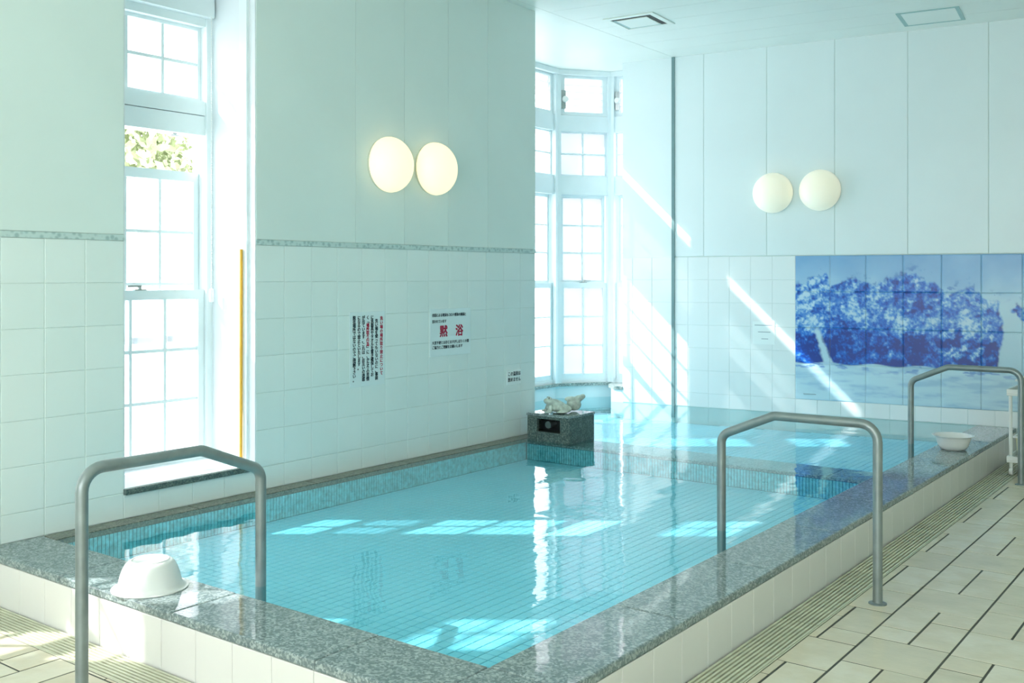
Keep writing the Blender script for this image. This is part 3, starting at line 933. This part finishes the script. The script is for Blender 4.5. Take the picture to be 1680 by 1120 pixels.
# ------------------------------------------------------------------ wash basins
def basin_profile(r, h):
    o = [(0.0, 0.0), (r * 0.50, 0.0), (r * 0.57, h * 0.03), (r * 0.64, h * 0.12), (r * 0.715, h * 0.30), (r * 0.775, h * 0.54), (r * 0.82, h * 0.80), (r * 0.86, h * 0.92), (r * 0.91, h * 0.97), (r * 0.97, h * 0.985), (r, h * 0.97), (r, h * 0.995),
         (r * 0.97, h), (r * 0.87, h * 0.975), (r * 0.80, h * 0.82), (r * 0.755, h * 0.56), (r * 0.695, h * 0.32), (r * 0.61, h * 0.14), (r * 0.55, h * 0.06), (0.0, h * 0.045)]
    return o
def basin(loc, r, h, up, label):
    root = empty('wash_basin', loc)
    tag(root, label, 'basin')
    prof = basin_profile(r, h)
    if not up: prof = [(a, h - b) for a, b in prof]
    MB().lathe(prof, 56).build('bowl', 'basin_plastic', root, smooth=True)
    zz = h * 0.012 if up else h * 0.988
    rr = MB()
    ring = [(r * 0.50, 0.0), (r * 0.52, 0.004), (r * 0.55, 0.004), (r * 0.565, 0.0)]
    if not up: rr.lathe([(a * 0.9, zz + b) for a, b in ring], 48)
    else: rr.lathe([(a, -b * 0.4 + 0.0006) for a, b in ring], 48)
    rr.build('foot_ring', 'basin_plastic', root, smooth=True)
    return root
basin((1.005, -6.125, KZ + 0.0005), 0.142, 0.106, False, 'white plastic wash basin turned upside down on the front kerb')
basin((2.672, -0.985, KZ + 0.002), 0.138, 0.098, True, 'white plastic wash basin standing upright on the right kerb')

# ------------------------------------------------------------------ hot water outlet box with stone figure
bx = empty('outlet_box', (0.255, -2.225, 0.1925))
tag(bx, 'dark granite hot-spring outlet box standing on the divider by the wall end', 'outlet box')
X0, X1, Y0, Y1 = -0.185, 0.188, -0.165, 0.16
b = MB()
H = 0.195
b.box(X0, X0 + 0.085, Y0, Y0 + 0.03, 0.0, H); b.box(X1 - 0.085, X1, Y0, Y0 + 0.03, 0.0, H)
b.box(X0 + 0.085, X1 - 0.085, Y0, Y0 + 0.03, 0.0, 0.082); b.box(X0 + 0.085, X1 - 0.085, Y0, Y0 + 0.03, 0.175, H)
b.box(X0, X0 + 0.03, Y0 + 0.03, Y1, 0, H); b.box(X1 - 0.03, X1, Y0 + 0.03, Y1, 0, H); b.box(X0 + 0.03, X1 - 0.03, Y1 - 0.03, Y1, 0, H)
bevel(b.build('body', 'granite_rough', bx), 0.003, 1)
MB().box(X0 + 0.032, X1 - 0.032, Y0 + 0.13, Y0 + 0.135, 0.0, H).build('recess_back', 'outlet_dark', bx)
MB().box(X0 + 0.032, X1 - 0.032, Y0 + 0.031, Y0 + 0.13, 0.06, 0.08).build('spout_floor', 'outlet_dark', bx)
MB().tube([(X0 + 0.15, Y0 + 0.13, 0.13), (X0 + 0.15, Y0 + 0.05, 0.128)], 0.026, 20).build('pipe', 'outlet_pipe', bx, smooth=True)
bevel(MB().box(X0 - 0.006, X1 + 0.004, Y0 - 0.008, Y1 + 0.006, H, H + 0.018).build('lid', 'granite_wet', bx), 0.004, 2)

def blob(parts, name, mat, parent, vox=0.006):
    """Merge ellipsoids into one continuous surface."""
    bm_ = bmesh.new()
    for (c, r, rot) in parts:
        M = Matrix.Translation(c) @ Matrix.Rotation(rot[2], 4, 'Z') @ Matrix.Rotation(rot[1], 4, 'Y') @ Matrix.Rotation(rot[0], 4, 'X') @ Matrix.Diagonal((*r, 1))
        bmesh.ops.create_icosphere(bm_, subdivisions=3, radius=1.0, matrix=M)
    me = bpy.data.meshes.new(name); bm_.to_mesh(me); bm_.free()
    me.materials.append(MATS[mat])
    o = put(name, me, parent)
    md = o.modifiers.new('remesh', 'REMESH'); md.mode = 'VOXEL'; md.voxel_size = vox; md.use_smooth_shade = True
    sm = o.modifiers.new('smooth', 'SMOOTH'); sm.factor = 0.5; sm.iterations = 3
    dg = bpy.context.evaluated_depsgraph_get(); dg.update()
    new = bpy.data.meshes.new_from_object(o.evaluated_get(dg))
    o.modifiers.clear(); o.data = new
    if not new.materials: new.materials.append(MATS[mat])
    new.polygons.foreach_set('use_smooth', [True] * len(new.polygons))
    return o
fg = empty('frog_figure', (0.262, -2.295, 0.197 + H + 0.0205), YAW + 0.15)
tag(fg, 'small weathered grey stone frog crouching on the outlet box', 'statue')
blob([((0.02, 0, 0.030), (0.092, 0.06, 0.030), (0, 0.05, 0)), ((0.0, 0, 0.060), (0.080, 0.048, 0.032), (0, 0.32, 0)), ((-0.048, 0, 0.078), (0.046, 0.040, 0.026), (0, 0.15, 0)),
      ((-0.05, -0.026, 0.100), (0.013, 0.012, 0.013), (0, 0, 0)), ((-0.05, 0.026, 0.100), (0.013, 0.012, 0.013), (0, 0, 0)),
      ((0.058, -0.052, 0.030), (0.05, 0.020, 0.028), (0, 0.2, 0.2)), ((0.058, 0.052, 0.030), (0.05, 0.020, 0.028), (0, 0.2, -0.2)),
      ((-0.055, -0.048, 0.028), (0.018, 0.016, 0.032), (0, 0.3, 0)), ((-0.055, 0.048, 0.028), (0.018, 0.016, 0.032), (0, 0.3, 0)),
      ((-0.07, -0.055, 0.008), (0.03, 0.018, 0.009), (0, 0, 0)), ((-0.07, 0.055, 0.008), (0.03, 0.018, 0.009), (0, 0, 0)), ((0.03, -0.07, 0.008), (0.045, 0.016, 0.009), (0, 0, 0.1)), ((0.03, 0.07, 0.008), (0.045, 0.016, 0.009), (0, 0, -0.1))],
     'body', 'stone_figure', fg, 0.004)
for sy in (-0.030, 0.030):
    MB().lathe([(0, 0.006), (0.004, 0.005), (0.006, 0), (0, -0.004)], 12, (-0.058, sy, 0.104)).build('eye', 'outlet_dark', fg, smooth=True)
f2 = empty('stone_spout', (0.31, -2.135, 0.197 + H + 0.018), YAW)
tag(f2, 'second lumpy grey stone figure just behind the frog', 'statue')
blob([((0, 0, 0.045), (0.055, 0.035, 0.045), (0, 0, 0)), ((0.035, 0, 0.09), (0.04, 0.028, 0.024), (0, -0.2, 0)), ((0.066, 0, 0.105), (0.020, 0.024, 0.018), (0, 0, 0)), ((-0.02, 0, 0.085), (0.05, 0.03, 0.02), (0, 0, 0))], 'body', 'stone_figure', f2, 0.005)

# ------------------------------------------------------------------ wall lamps
def lamp(loc, rz, label, mat):
    """Local: wall plane is x = 0, lamp bulges to +x."""
    root = empty('wall_lamp', loc, rz)
    tag(root, label, 'lamp', 'round opal wall lamps in pairs')
    r = 0.176
    prof = [(0.0, 0.165)]
    for k in range(1, 13):
        a = k / 12 * math.pi / 2
        prof.append((r * math.sin(a), 0.035 + 0.130 * math.cos(a)))
    prof += [(r * 0.985, 0.024), (r * 0.95, 0.02)]
    MB().lathe(prof, 48, axis='X').build('globe', mat, root, smooth=True)
    MB().lathe([(0, 0.0), (r * 0.94, 0.0), (r * 0.94, 0.026), (r * 0.9, 0.03), (0, 0.03)], 48, axis='X').build('base_ring', 'lamp_base', root, smooth=True)
    return root
lamp((WX + 0.002, -3.725, 2.105), 0, 'round warm opal wall lamp above the red-titled notice, left of its pair', 'lamp_globe')
lamp((WX + 0.002, -3.29, 2.115), 0, 'round warm opal wall lamp on the left wall nearer the bay', 'lamp_globe')
for s_, z_, lb in ((0.93, 2.128, 'round opal wall lamp on the back wall nearer the bay corner'), (1.335, 2.135, 'round opal wall lamp above the left end of the blue mural')):
    x, y = bw(s_)
    lamp((x, y, z_), BANG - math.pi / 2, lb, 'lamp_globe_dim')

# ------------------------------------------------------------------ blue tile mural
def vnoise(x, y, seed):
    r = np.random.default_rng(seed); g = r.random((64, 64))
    xi = np.floor(x).astype(int); yi = np.floor(y).astype(int); fx_ = x - xi; fy_ = y - yi
    fx_ = fx_ * fx_ * (3 - 2 * fx_); fy_ = fy_ * fy_ * (3 - 2 * fy_)
    G = lambda a, b_: g[a % 64, b_ % 64]
    return (G(xi, yi) * (1 - fx_) + G(xi + 1, yi) * fx_) * (1 - fy_) + (G(xi, yi + 1) * (1 - fx_) + G(xi + 1, yi + 1) * fx_) * fy_
def fbm(x, y, seed, o=5, gain=0.55):
    s = 0; a = 1; t = 0
    for k in range(o):
        s = s + a * vnoise(x * 2 ** k + 7.3 * k, y * 2 ** k + 3.1 * k, seed + k); t += a; a *= gain
    return s / t
def ss(a, b_, x):
    t = np.clip((x - a) / (b_ - a), 0, 1); return t * t * (3 - 2 * t)
def mural_colour(u, v):
    """u in tile columns from the left, v in tile rows from the top."""
    top = np.interp(u, [0, .5, .9, 1.0, 1.5, 2.0, 2.3, 2.9, 3.3, 3.7, 4.1, 4.7, 5.3, 5.8, 6.2, 7, 8], [.95, .62, .50, .80, .68, .72, .82, .62, .42, .66, .95, .82, 1.15, 1.35, .95, 1.0, 1.1])
    n1 = fbm(u * 3.1, v * 3.3, 21); n2 = fbm(u * 7 + v * 2, v * 8, 41); n3 = fbm(u * 1.3, v * 1.5, 61, 3); n4 = fbm(u * 15, v * 15, 81, 3)
    base = 2.98 + 0.03 * np.sin(u * 5)
    # masses: main headland, right-hand stack
    edge = top + (n1 - .5) * .55
    main = ss(-.05, .06, v - edge) * ss(-.01, .03, base - v) * ss(-.03, .04, (5.48 + (n2 - .5) * .12 + .06 * np.sin(v * 4)) - u)
    right = ss(-.04, .05, v - (1.32 - .12 * (u - 6) + (n1 - .5) * .5)) * ss(-.03, .05, (1.95 + (u - 6.2) * 1.1 + (n2 - .5) * .25) - v) * ss(-.05, .08, u - (5.92 - .35 * np.exp(-((v - 1.5) / .15) ** 2) + (n2 - .5) * .3))
    right2 = ss(-.04, .04, u - (6.45 + (n2 - .5) * .2 - .2 * (v - 2))) * ss(-.01, .03, base - v) * ss(0, .06, v - 1.6)
    # light gully and beach in the headland
    gul = ss(.0, .10, .13 + .10 * np.clip(v - 2.4, 0, 1) + (n2 - .5) * .12 - np.abs(u - (.62 + .36 * np.clip(v - 2.05, 0, 2)))) * ss(1.9, 2.1, v)
    shade = (n1 - .5) * 2.6 + (n2 - .5) * 2.4 + (n4 - .5) * 1.0 + (n3 - .5) * 1.2
    lowdark = ss(1.95, 2.35, v) * .75 - ss(1.0, .4, v) * .0
    patch = np.exp(-((u - 2.85) / .22) ** 2 - ((v - 1.7) / .25) ** 2) + np.exp(-((u - 3.7) / .33) ** 2 - ((v - 1.78) / .18) ** 2) + .9 * np.exp(-((u - 4.75) / .3) ** 2 - ((v - 1.85) / .35) ** 2) + .8 * np.exp(-((u - 2.35) / .2) ** 2 - ((v - .98) / .2) ** 2) + np.exp(-((u - .35) / .3) ** 2 - ((v - 1.95) / .25) ** 2) + .7 * np.exp(-((u - 1.75) / .3) ** 2 - ((v - 1.55) / .25) ** 2)
    left = ss(1.0, .2, u) * (ss(1.9, 1.2, v)) * (.5 + .9 * np.sin((v + u * .45) * 19 + n1 * 5))
    wave = ss(2.3, 2.5, v) * ss(3.7, 4.1, u) * ss(5.5, 5.0, u) * ss(2.9, 2.6, v) * (n2 - .35) * 2.2
    n5 = fbm(u * 24, v * 26, 131, 3); n6 = fbm(u * 11 + v * 5, v * 10 - u * 3, 151, 4)
    t = .44 + shade * .42 + (n5 - .5) * .75 + (n6 - .5) * .95 - lowdark * .50 + patch * .50 + np.clip(left, -.3, 1) * .32 + np.clip(wave, 0, 1) * .8
    t = np.clip(t, 0, 1)
    ramp_x = [0, .22, .45, .68, .85, 1]
    cols = np.array([lin(0, 52, 138)[:3], lin(0, 84, 184)[:3], lin(30, 116, 206)[:3], lin(104, 160, 215)[:3], lin(146, 192, 224)[:3], lin(190, 217, 234)[:3]])
    rock = np.stack([np.interp(t, ramp_x, cols[:, k]) for k in range(3)], -1)
    skyt = np.clip(v / 1.3 + (n3 - .5) * .7, 0, 1)
    sky = np.stack([np.interp(skyt, [0, .5, 1], [lin(*c)[k] for c in ((122, 170, 212), (142, 186, 220), (176, 210, 228))]) for k in range(3)], -1)
    leafy = ss(.60, .70, n2) * ss(-.30, -.02, v - top) * ss(1.3, 1.0, v)
    sky = sky * (1 - leafy[..., None] * .7) + np.array(lin(60, 115, 185)[:3]) * leafy[..., None] * .7
    st = fbm(u * 1.6, v * 9, 91, 4)
    sea = np.stack([np.interp(st, [.3, .42, .6], [lin(*c)[k] for c in ((164, 200, 222), (184, 215, 230), (192, 222, 234))]) for k in range(3)], -1)
    fleck = ss(.62, .70, fbm(u * 3, v * 14, 95, 3)) * ss(3.3, 3.0, v)
    sea = sea * (1 - fleck[..., None] * .7) + np.array(lin(50, 110, 195)[:3]) * fleck[..., None] * .7
    pale = np.array(lin(180, 212, 226)[:3])
    isl = np.clip(main + right + right2, 0, 1)[..., None]
    seam = ss(-.015, .015, v - base)[..., None]
    behind = sky * (1 - ss(1.0, 1.5, v)[..., None]) + pale * ss(1.0, 1.5, v)[..., None]
    bgc = behind * (1 - seam) + sea * seam
    c = bgc * (1 - isl) + rock * isl
    c = c * (1 - gul[..., None] * isl) + pale * gul[..., None] * isl
    return np.clip(c, 0, 1)

mx0, my0 = bw(MU0)
mural = empty('tile_mural', (mx0, my0, 0.336), BANG)
tag(mural, 'large blue and white ceramic tile mural of a rocky wooded coast above calm water', 'mural')
NG = 40
MH = (BORD + 0.002 - 0.336) / 4
for ci in range(8):
    for rj in range(4):
        g = 0.0014
        us = np.linspace(0, 1, NG + 1)
        U, V = np.meshgrid(us, us, indexing='xy')
        X = ci * MUW + g / 2 + U * (MUW - g); Z = (4 - rj) * MH - g / 2 - V * (MH - g)
        e = np.minimum.reduce([U, 1 - U, V, 1 - V])
        Y = np.where(e < 1e-6, -0.001, -0.0032)
        vs = np.stack([X, Y, Z], -1).reshape(-1, 3)
        idx = np.arange((NG + 1) ** 2).reshape(NG + 1, NG + 1)
        q = np.stack([idx[:-1, :-1], idx[1:, :-1], idx[1:, 1:], idx[:-1, 1:]], -1).reshape(-1, 4)
        me = bpy.data.meshes.new('mural_tile')
        nb = len(vs)
        corners = [idx[0, 0], idx[NG, 0], idx[NG, NG], idx[0, NG]]
        vl = vs.tolist() + [(vs[c][0], 0.004, vs[c][2]) for c in corners]
        fl_ = q.tolist() + [(nb + 3, nb + 2, nb + 1, nb)]
        me.from_pydata(vl, [], fl_)
        col = mural_colour(ci + U, rj + V).reshape(-1, 3)
        ca = np.ones((len(vl), 4), dtype=np.float32); ca[:nb, :3] = col; ca[nb:, :3] = 0.6
        at = me.attributes.new('print', 'FLOAT_COLOR', 'POINT')
        at.data.foreach_set('color', ca.ravel())
        me.materials.append(MATS['mural_print'])
        me.update()
        put('mural_tile', me, mural)
# the painter's faint scribble in the lower left corner
sg = MB()
px_ = [(0.07 + 0.0012 * i, -0.006, 0.048 + 0.005 * math.sin(i * 1.1) * math.sin(i * 0.31 + 1)) for i in range(90)]
sg.tube(px_, 0.0012, 5)
sg.build('signature', 'ink_grey', mural)

# ------------------------------------------------------------------ notices (flat print on thin plates)
def text_mesh(body, size, mat, parent, loc, align='LEFT', name='lettering', rot=(math.pi / 2, 0, math.pi / 2), space_line=1.0, xs=1.0, bold=0.0):
    cu = bpy.data.curves.new(name, 'FONT')
    cu.body = body; cu.size = size; cu.align_x = align; cu.space_line = space_line; cu.resolution_u = 2
    o = bpy.data.objects.new(name, cu); C.objects.link(o)
    dg = bpy.context.evaluated_depsgraph_get(); dg.update()
    me = bpy.data.meshes.new_from_object(o.evaluated_get(dg))
    bpy.data.objects.remove(o); bpy.data.curves.remove(cu)
    if bold:
        bm_ = bmesh.new(); bm_.from_mesh(me); src = list(bm_.faces) + list(bm_.edges) + list(bm_.verts)
        for dz, (dx, dy) in enumerate(((bold, 0), (0, bold), (bold, bold))):
            d = bmesh.ops.duplicate(bm_, geom=src)
            bmesh.ops.translate(bm_, vec=(dx, dy, 0.0004 * (dz + 1)), verts=[g for g in d['geom'] if isinstance(g, bmesh.types.BMVert)])
        bm_.to_mesh(me); bm_.free()
    me.materials.clear(); me.materials.append(MATS[mat])
    t = put(name, me, parent, loc)
    t.rotation_euler = rot; t.scale = (xs, 1, 1)
    return t
# vertical notice
n1 = empty('notice', (WX, -3.885, 0.72))
tag(n1, 'vertical notice of dark columns with a red title, on the left wall', 'notice')
bevel(MB().box(0, 0.003, -0.155, 0.150, 0.0, 0.46).build('plate', 'sign_plate', n1), 0.001, 1)
colsx = [('洗い場の場所取り禁止について', 'ink_red', 0.118, 0.425),
         ('　洗い場を使ってもいないのに、事前', 'ink_dark', 0.074, 0.432), ('に洗面具やタオルを置き確保してお', 'ink_dark', 0.036, 0.432),
         ('く﹁場所取り行為﹂に、かなりの苦情', 'ink_dark', -0.002, 0.432), ('が出ています。これは、お互いの迷惑', 'ink_dark', -0.040, 0.432),
         ('になるので禁止といたします。', 'ink_dark', -0.078, 0.432), ('脱衣場所ではないのでご理解下さい。', 'ink_dark', -0.118, 0.432)]
for body, mat, yy, zt in colsx:
    pitch = 0.0238 if mat == 'ink_dark' else 0.0265
    if '﹁' in body:
        a, b_ = body.index('﹁') + 1, body.index('﹂')
        segs = [(body[:a], 'ink_dark', 0), (body[a:b_], 'ink_red', a), (body[b_:], 'ink_dark', b_)]
    else:
        segs = [(body, mat, 0)]
    for tx, mt, k0 in segs:
        text_mesh('\n'.join(tx), 0.027, mt, n1, (0.0036, yy, zt - pitch * (k0 + 0.8)), 'CENTER', space_line=pitch / 0.027, bold=0.0014)
# horizontal notice about silent bathing
n2 = empty('notice', (WX, -3.285, 0.86))
tag(n2, 'square notice with two large crimson characters on the left wall', 'notice')
bevel(MB().box(0, 0.003, -0.02, 0.41, 0.0, 0.32).build('plate', 'sign_plate', n2), 0.001, 1)
text_mesh('会話による飛沫もコロナ感染の原因と\n言われています', 0.024, 'ink_dark', n2, (0.0036, 0.0, 0.268), space_line=1.75, xs=0.88, bold=0.0012)
text_mesh('黙', 0.083, 'ink_red', n2, (0.0036, 0.075, 0.135), xs=1.0, bold=0.0042)
text_mesh('浴', 0.083, 'ink_red', n2, (0.0036, 0.241, 0.135), xs=1.0, bold=0.0042)
text_mesh('大変不便とは存じますがしばらくの間\nご協力とご理解をお願いします', 0.024, 'ink_dark', n2, (0.0036, 0.0, 0.082), space_line=1.3, xs=0.95, bold=0.001)
# small white plate
n3 = empty('notice', (WX, -2.455, 0.60))
tag(n3, 'small white plate with two dark lines beside the outlet box', 'notice')
bevel(MB().box(0, 0.004, 0.0, 0.175, 0.0, 0.108).build('plate', 'sign_white', n3), 0.001, 1)
text_mesh('この温泉は\n飲めません', 0.034, 'ink_dark', n3, (0.0046, 0.0875, 0.066), 'CENTER', space_line=1.25, xs=0.92, bold=0.0012)
# faint notice on the back wall
x4, y4 = bw(0.74)
n4 = empty('notice', (x4, y4, 0.80), BANG)
tag(n4, 'faint washed-out white notice on the back wall left of the mural', 'notice')
MB().box(0, 0.20, -0.003, 0, 0.0, 0.2).build('plate', 'sign_white', n4)
for k, z in enumerate((0.165, 0.105, 0.045)):
    MB().box(0.02 + 0.03 * k, 0.18 - 0.02 * k, -0.0036, -0.003, z, z + 0.006).build('text_line', 'ink_grey', n4)

# ------------------------------------------------------------------ ceiling fittings
ac = empty('ceiling_vent', (0.413, -1.354, ZC), BANG * 0.6)
tag(ac, 'square white ceiling ventilation panel with black slots above the bay corner', 'vent')
a = 0.215
fr = MB(); fr.box(-a, a, -a, -a + 0.045, -0.010, 0.0).box(-a, a, a - 0.045, a, -0.010, 0.0).box(-a, -a + 0.045, -a + 0.045, a - 0.045, -0.010, 0.0).box(a - 0.045, a, -a + 0.045, a - 0.045, -0.010, 0.0)
bevel(fr.build('frame', 'ceiling_paint', ac), 0.004, 2)
i_ = a - 0.045
for q0, q1, q2, q3, mt in ((-i_, i_, -i_, -i_ + 0.05, 'slot_black'), (i_ - 0.05, i_, -i_ + 0.05, i_, 'slot_black'), (-i_, i_ - 0.05, i_ - 0.03, i_, 'hatch_frame'), (-i_, -i_ + 0.03, -i_ + 0.05, i_ - 0.03, 'hatch_frame')):
    MB().box(q0, q1, q2, q3, -0.004, -0.001).build('slot', mt, ac)
bevel(MB().box(-i_ + 0.03, i_ - 0.05, -i_ + 0.05, i_ - 0.03, -0.010, -0.0005).build('centre_panel', 'ceiling_paint', ac), 0.002, 2)
ha = empty('access_hatch', (2.30, -0.118, ZC), BANG)
tag(ha, 'flush ceiling access hatch with grey frame near the back wall', 'hatch')
a = 0.225
fr = MB()
for (u0, u1, v0, v1) in ((-a, a, -a, -a + 0.022), (-a, a, a - 0.022, a), (-a, -a + 0.03, -a + 0.022, a - 0.022), (a - 0.03, a, -a + 0.022, a - 0.022)):
    fr.box(u0, u1, v0, v1, -0.005, 0.0)
fr.build('frame', 'hatch_frame', ha)
MB().box(-a + 0.03, a - 0.03, -a + 0.022, a - 0.022, -0.003, 0.0).build('panel', 'ceiling_paint', ha)

# ------------------------------------------------------------------ things at the tall window
po = MB().tube([(-0.158, W1[1] - 0.034, SILL + 0.004), (-0.158, W1[1] - 0.032, 1.55)], 0.0085, 12).build('yellow_pole', 'yellow_pole', smooth=True)
tag(po, 'thin yellow pole standing upright in the window reveal', 'pole')
cd = empty('blind_cord', (-0.40, W1[1] - 0.05, 2.88))
tag(cd, 'white beaded blind cord hanging at the right of the tall window', 'cord')
bd = MB()
for k in range(110):
    z = -0.014 * k - 0.005
    bd.lathe([(0, 0.004), (0.0038, 0.0), (0, -0.004)], 6, (0, 0, z))
bd.tube([(0, 0, 0), (0, 0, -1.55)], 0.0012, 5)
bo = bd.build('bead_chain', 'white_plastic', cd)
MB().lathe([(0, 0.0), (0.012, -0.004), (0.014, -0.03), (0.012, -0.075), (0, -0.08)], 12, (0.0, 0, -1.55)).build('toggle', 'white_plastic', cd, smooth=True)

# ------------------------------------------------------------------ plastic trolley by the back wall
ct = empty('storage_trolley', (3.10, -0.37, 0))
tag(ct, 'white plastic trolley with two trays at the right edge behind the rail post', 'trolley')
for sx in (-1, 1):
    for sy in (-1, 1):
        MB().tube([(sx * 0.145, sy * 0.19, 0.05), (sx * 0.15, sy * 0.19, 0.60)], 0.012, 10).build('post', 'white_plastic', ct, smooth=True)
        cs = MB(); cs.lathe([(0, -0.012), (0.022, -0.012), (0.025, -0.008), (0.025, 0.008), (0.022, 0.012), (0, 0.012)], 20, axis='X', origin=(sx * 0.145, sy * 0.19, 0.0255))
        cs.build('caster', 'white_plastic', ct, smooth=True)
for z in (0.09, 0.56):
    t = MB()
    t.box(-0.17, 0.17, -0.215, 0.215, z, z + 0.012)
    for (u0, u1, v0, v1) in ((-0.17, 0.17, -0.215, -0.203), (-0.17, 0.17, 0.203, 0.215), (-0.17, -0.158, -0.203, 0.203), (0.158, 0.17, -0.203, 0.203)):
        t.box(u0, u1, v0, v1, z + 0.012, z + 0.045)
    bevel(t.build('tray', 'white_plastic', ct), 0.003, 1)
def bin_(loc, w, d, h, label):
    b_ = empty('storage_bin', loc)
    tag(b_, label, 'bin')
    m = MB(); o = 0.86
    n0 = [(-w * o, -d * o, 0), (w * o, -d * o, 0), (w * o, d * o, 0), (-w * o, d * o, 0), (-w, -d, h), (w, -d, h), (w, d, h), (-w, d, h)]
    t_ = 0.006
    n1_ = [(-w * o + t_, -d * o + t_, t_), (w * o - t_, -d * o + t_, t_), (w * o - t_, d * o - t_, t_), (-w * o + t_, d * o - t_, t_), (-w + t_, -d + t_, h), (w - t_, -d + t_, h), (w - t_, d - t_, h), (-w + t_, d - t_, h)]
    m.v = n0 + n1_
    m.f = [(0, 3, 2, 1), (8, 9, 10, 11)]
    for i in range(4):
        j = (i + 1) % 4
        m.f += [(i, j, 4 + j, 4 + i), (8 + j, 8 + i, 12 + i, 12 + j), (4 + i, 4 + j, 12 + j, 12 + i)]
    m.build('tub', 'cream_plastic', b_)
    r = MB()
    for (u0, u1, v0, v1) in ((-w - 0.012, w + 0.012, -d - 0.012, -d), (-w - 0.012, w + 0.012, d, d + 0.012), (-w - 0.012, -w, -d, d), (w, w + 0.012, -d, d)):
        r.box(u0, u1, v0, v1, h - 0.012, h)
    r.build('rim', 'white_plastic', b_)
    return b_
bin_((3.10, -0.37, 0.1025), 0.125, 0.16, 0.17, 'cream plastic tub in the lower tray of the trolley')
bin_((3.11, -0.37, 0.5725), 0.12, 0.16, 0.10, 'cream plastic tub in the upper tray of the trolley')

# ------------------------------------------------------------------ outside
og = MB().box(-40, -1.6, -30, 30, -0.6, -0.45).build('ground', 'outside_ground')
tag(og, 'pale ground outside the windows', kind='structure')
def tree(loc, h, r, label):
    root = empty('tree', loc)
    tag(root, label, 'tree', 'trees outside the windows')
    MB().tube([(0, 0, 0), (0.05, 0.03, h * 0.35), (0.0, -0.02, h * 0.75)], 0.09, 10).build('trunk', 'bark', root, smooth=True)
    m = MB()
    rr = np.random.default_rng(5)
    for k in range(2600):
        d = rr.normal(size=3); d /= np.linalg.norm(d)
        p = d * r * (0.55 + 0.45 * rr.random()) * np.array([1, 1, 0.9]) + np.array([0, 0, h])
        a = rr.normal(size=3); a /= np.linalg.norm(a); b_ = np.cross(a, d); b_ /= np.linalg.norm(b_) + 1e-6
        s = 0.07 + 0.05 * rr.random(); i0 = len(m.v)
        m.v += [tuple(p - a * s), tuple(p + b_ * s * 0.5), tuple(p + a * s), tuple(p - b_ * s * 0.5)]
        m.f.append((i0, i0 + 1, i0 + 2, i0 + 3))
    o = m.build('foliage', 'leaf_green', root, recalc=False)
    o['kind'] = 'stuff'
    return root
tree((-8.4, -0.6, -0.45), 3.4, 1.25, 'pale green leafy tree seen through the gap above the lowered sash')
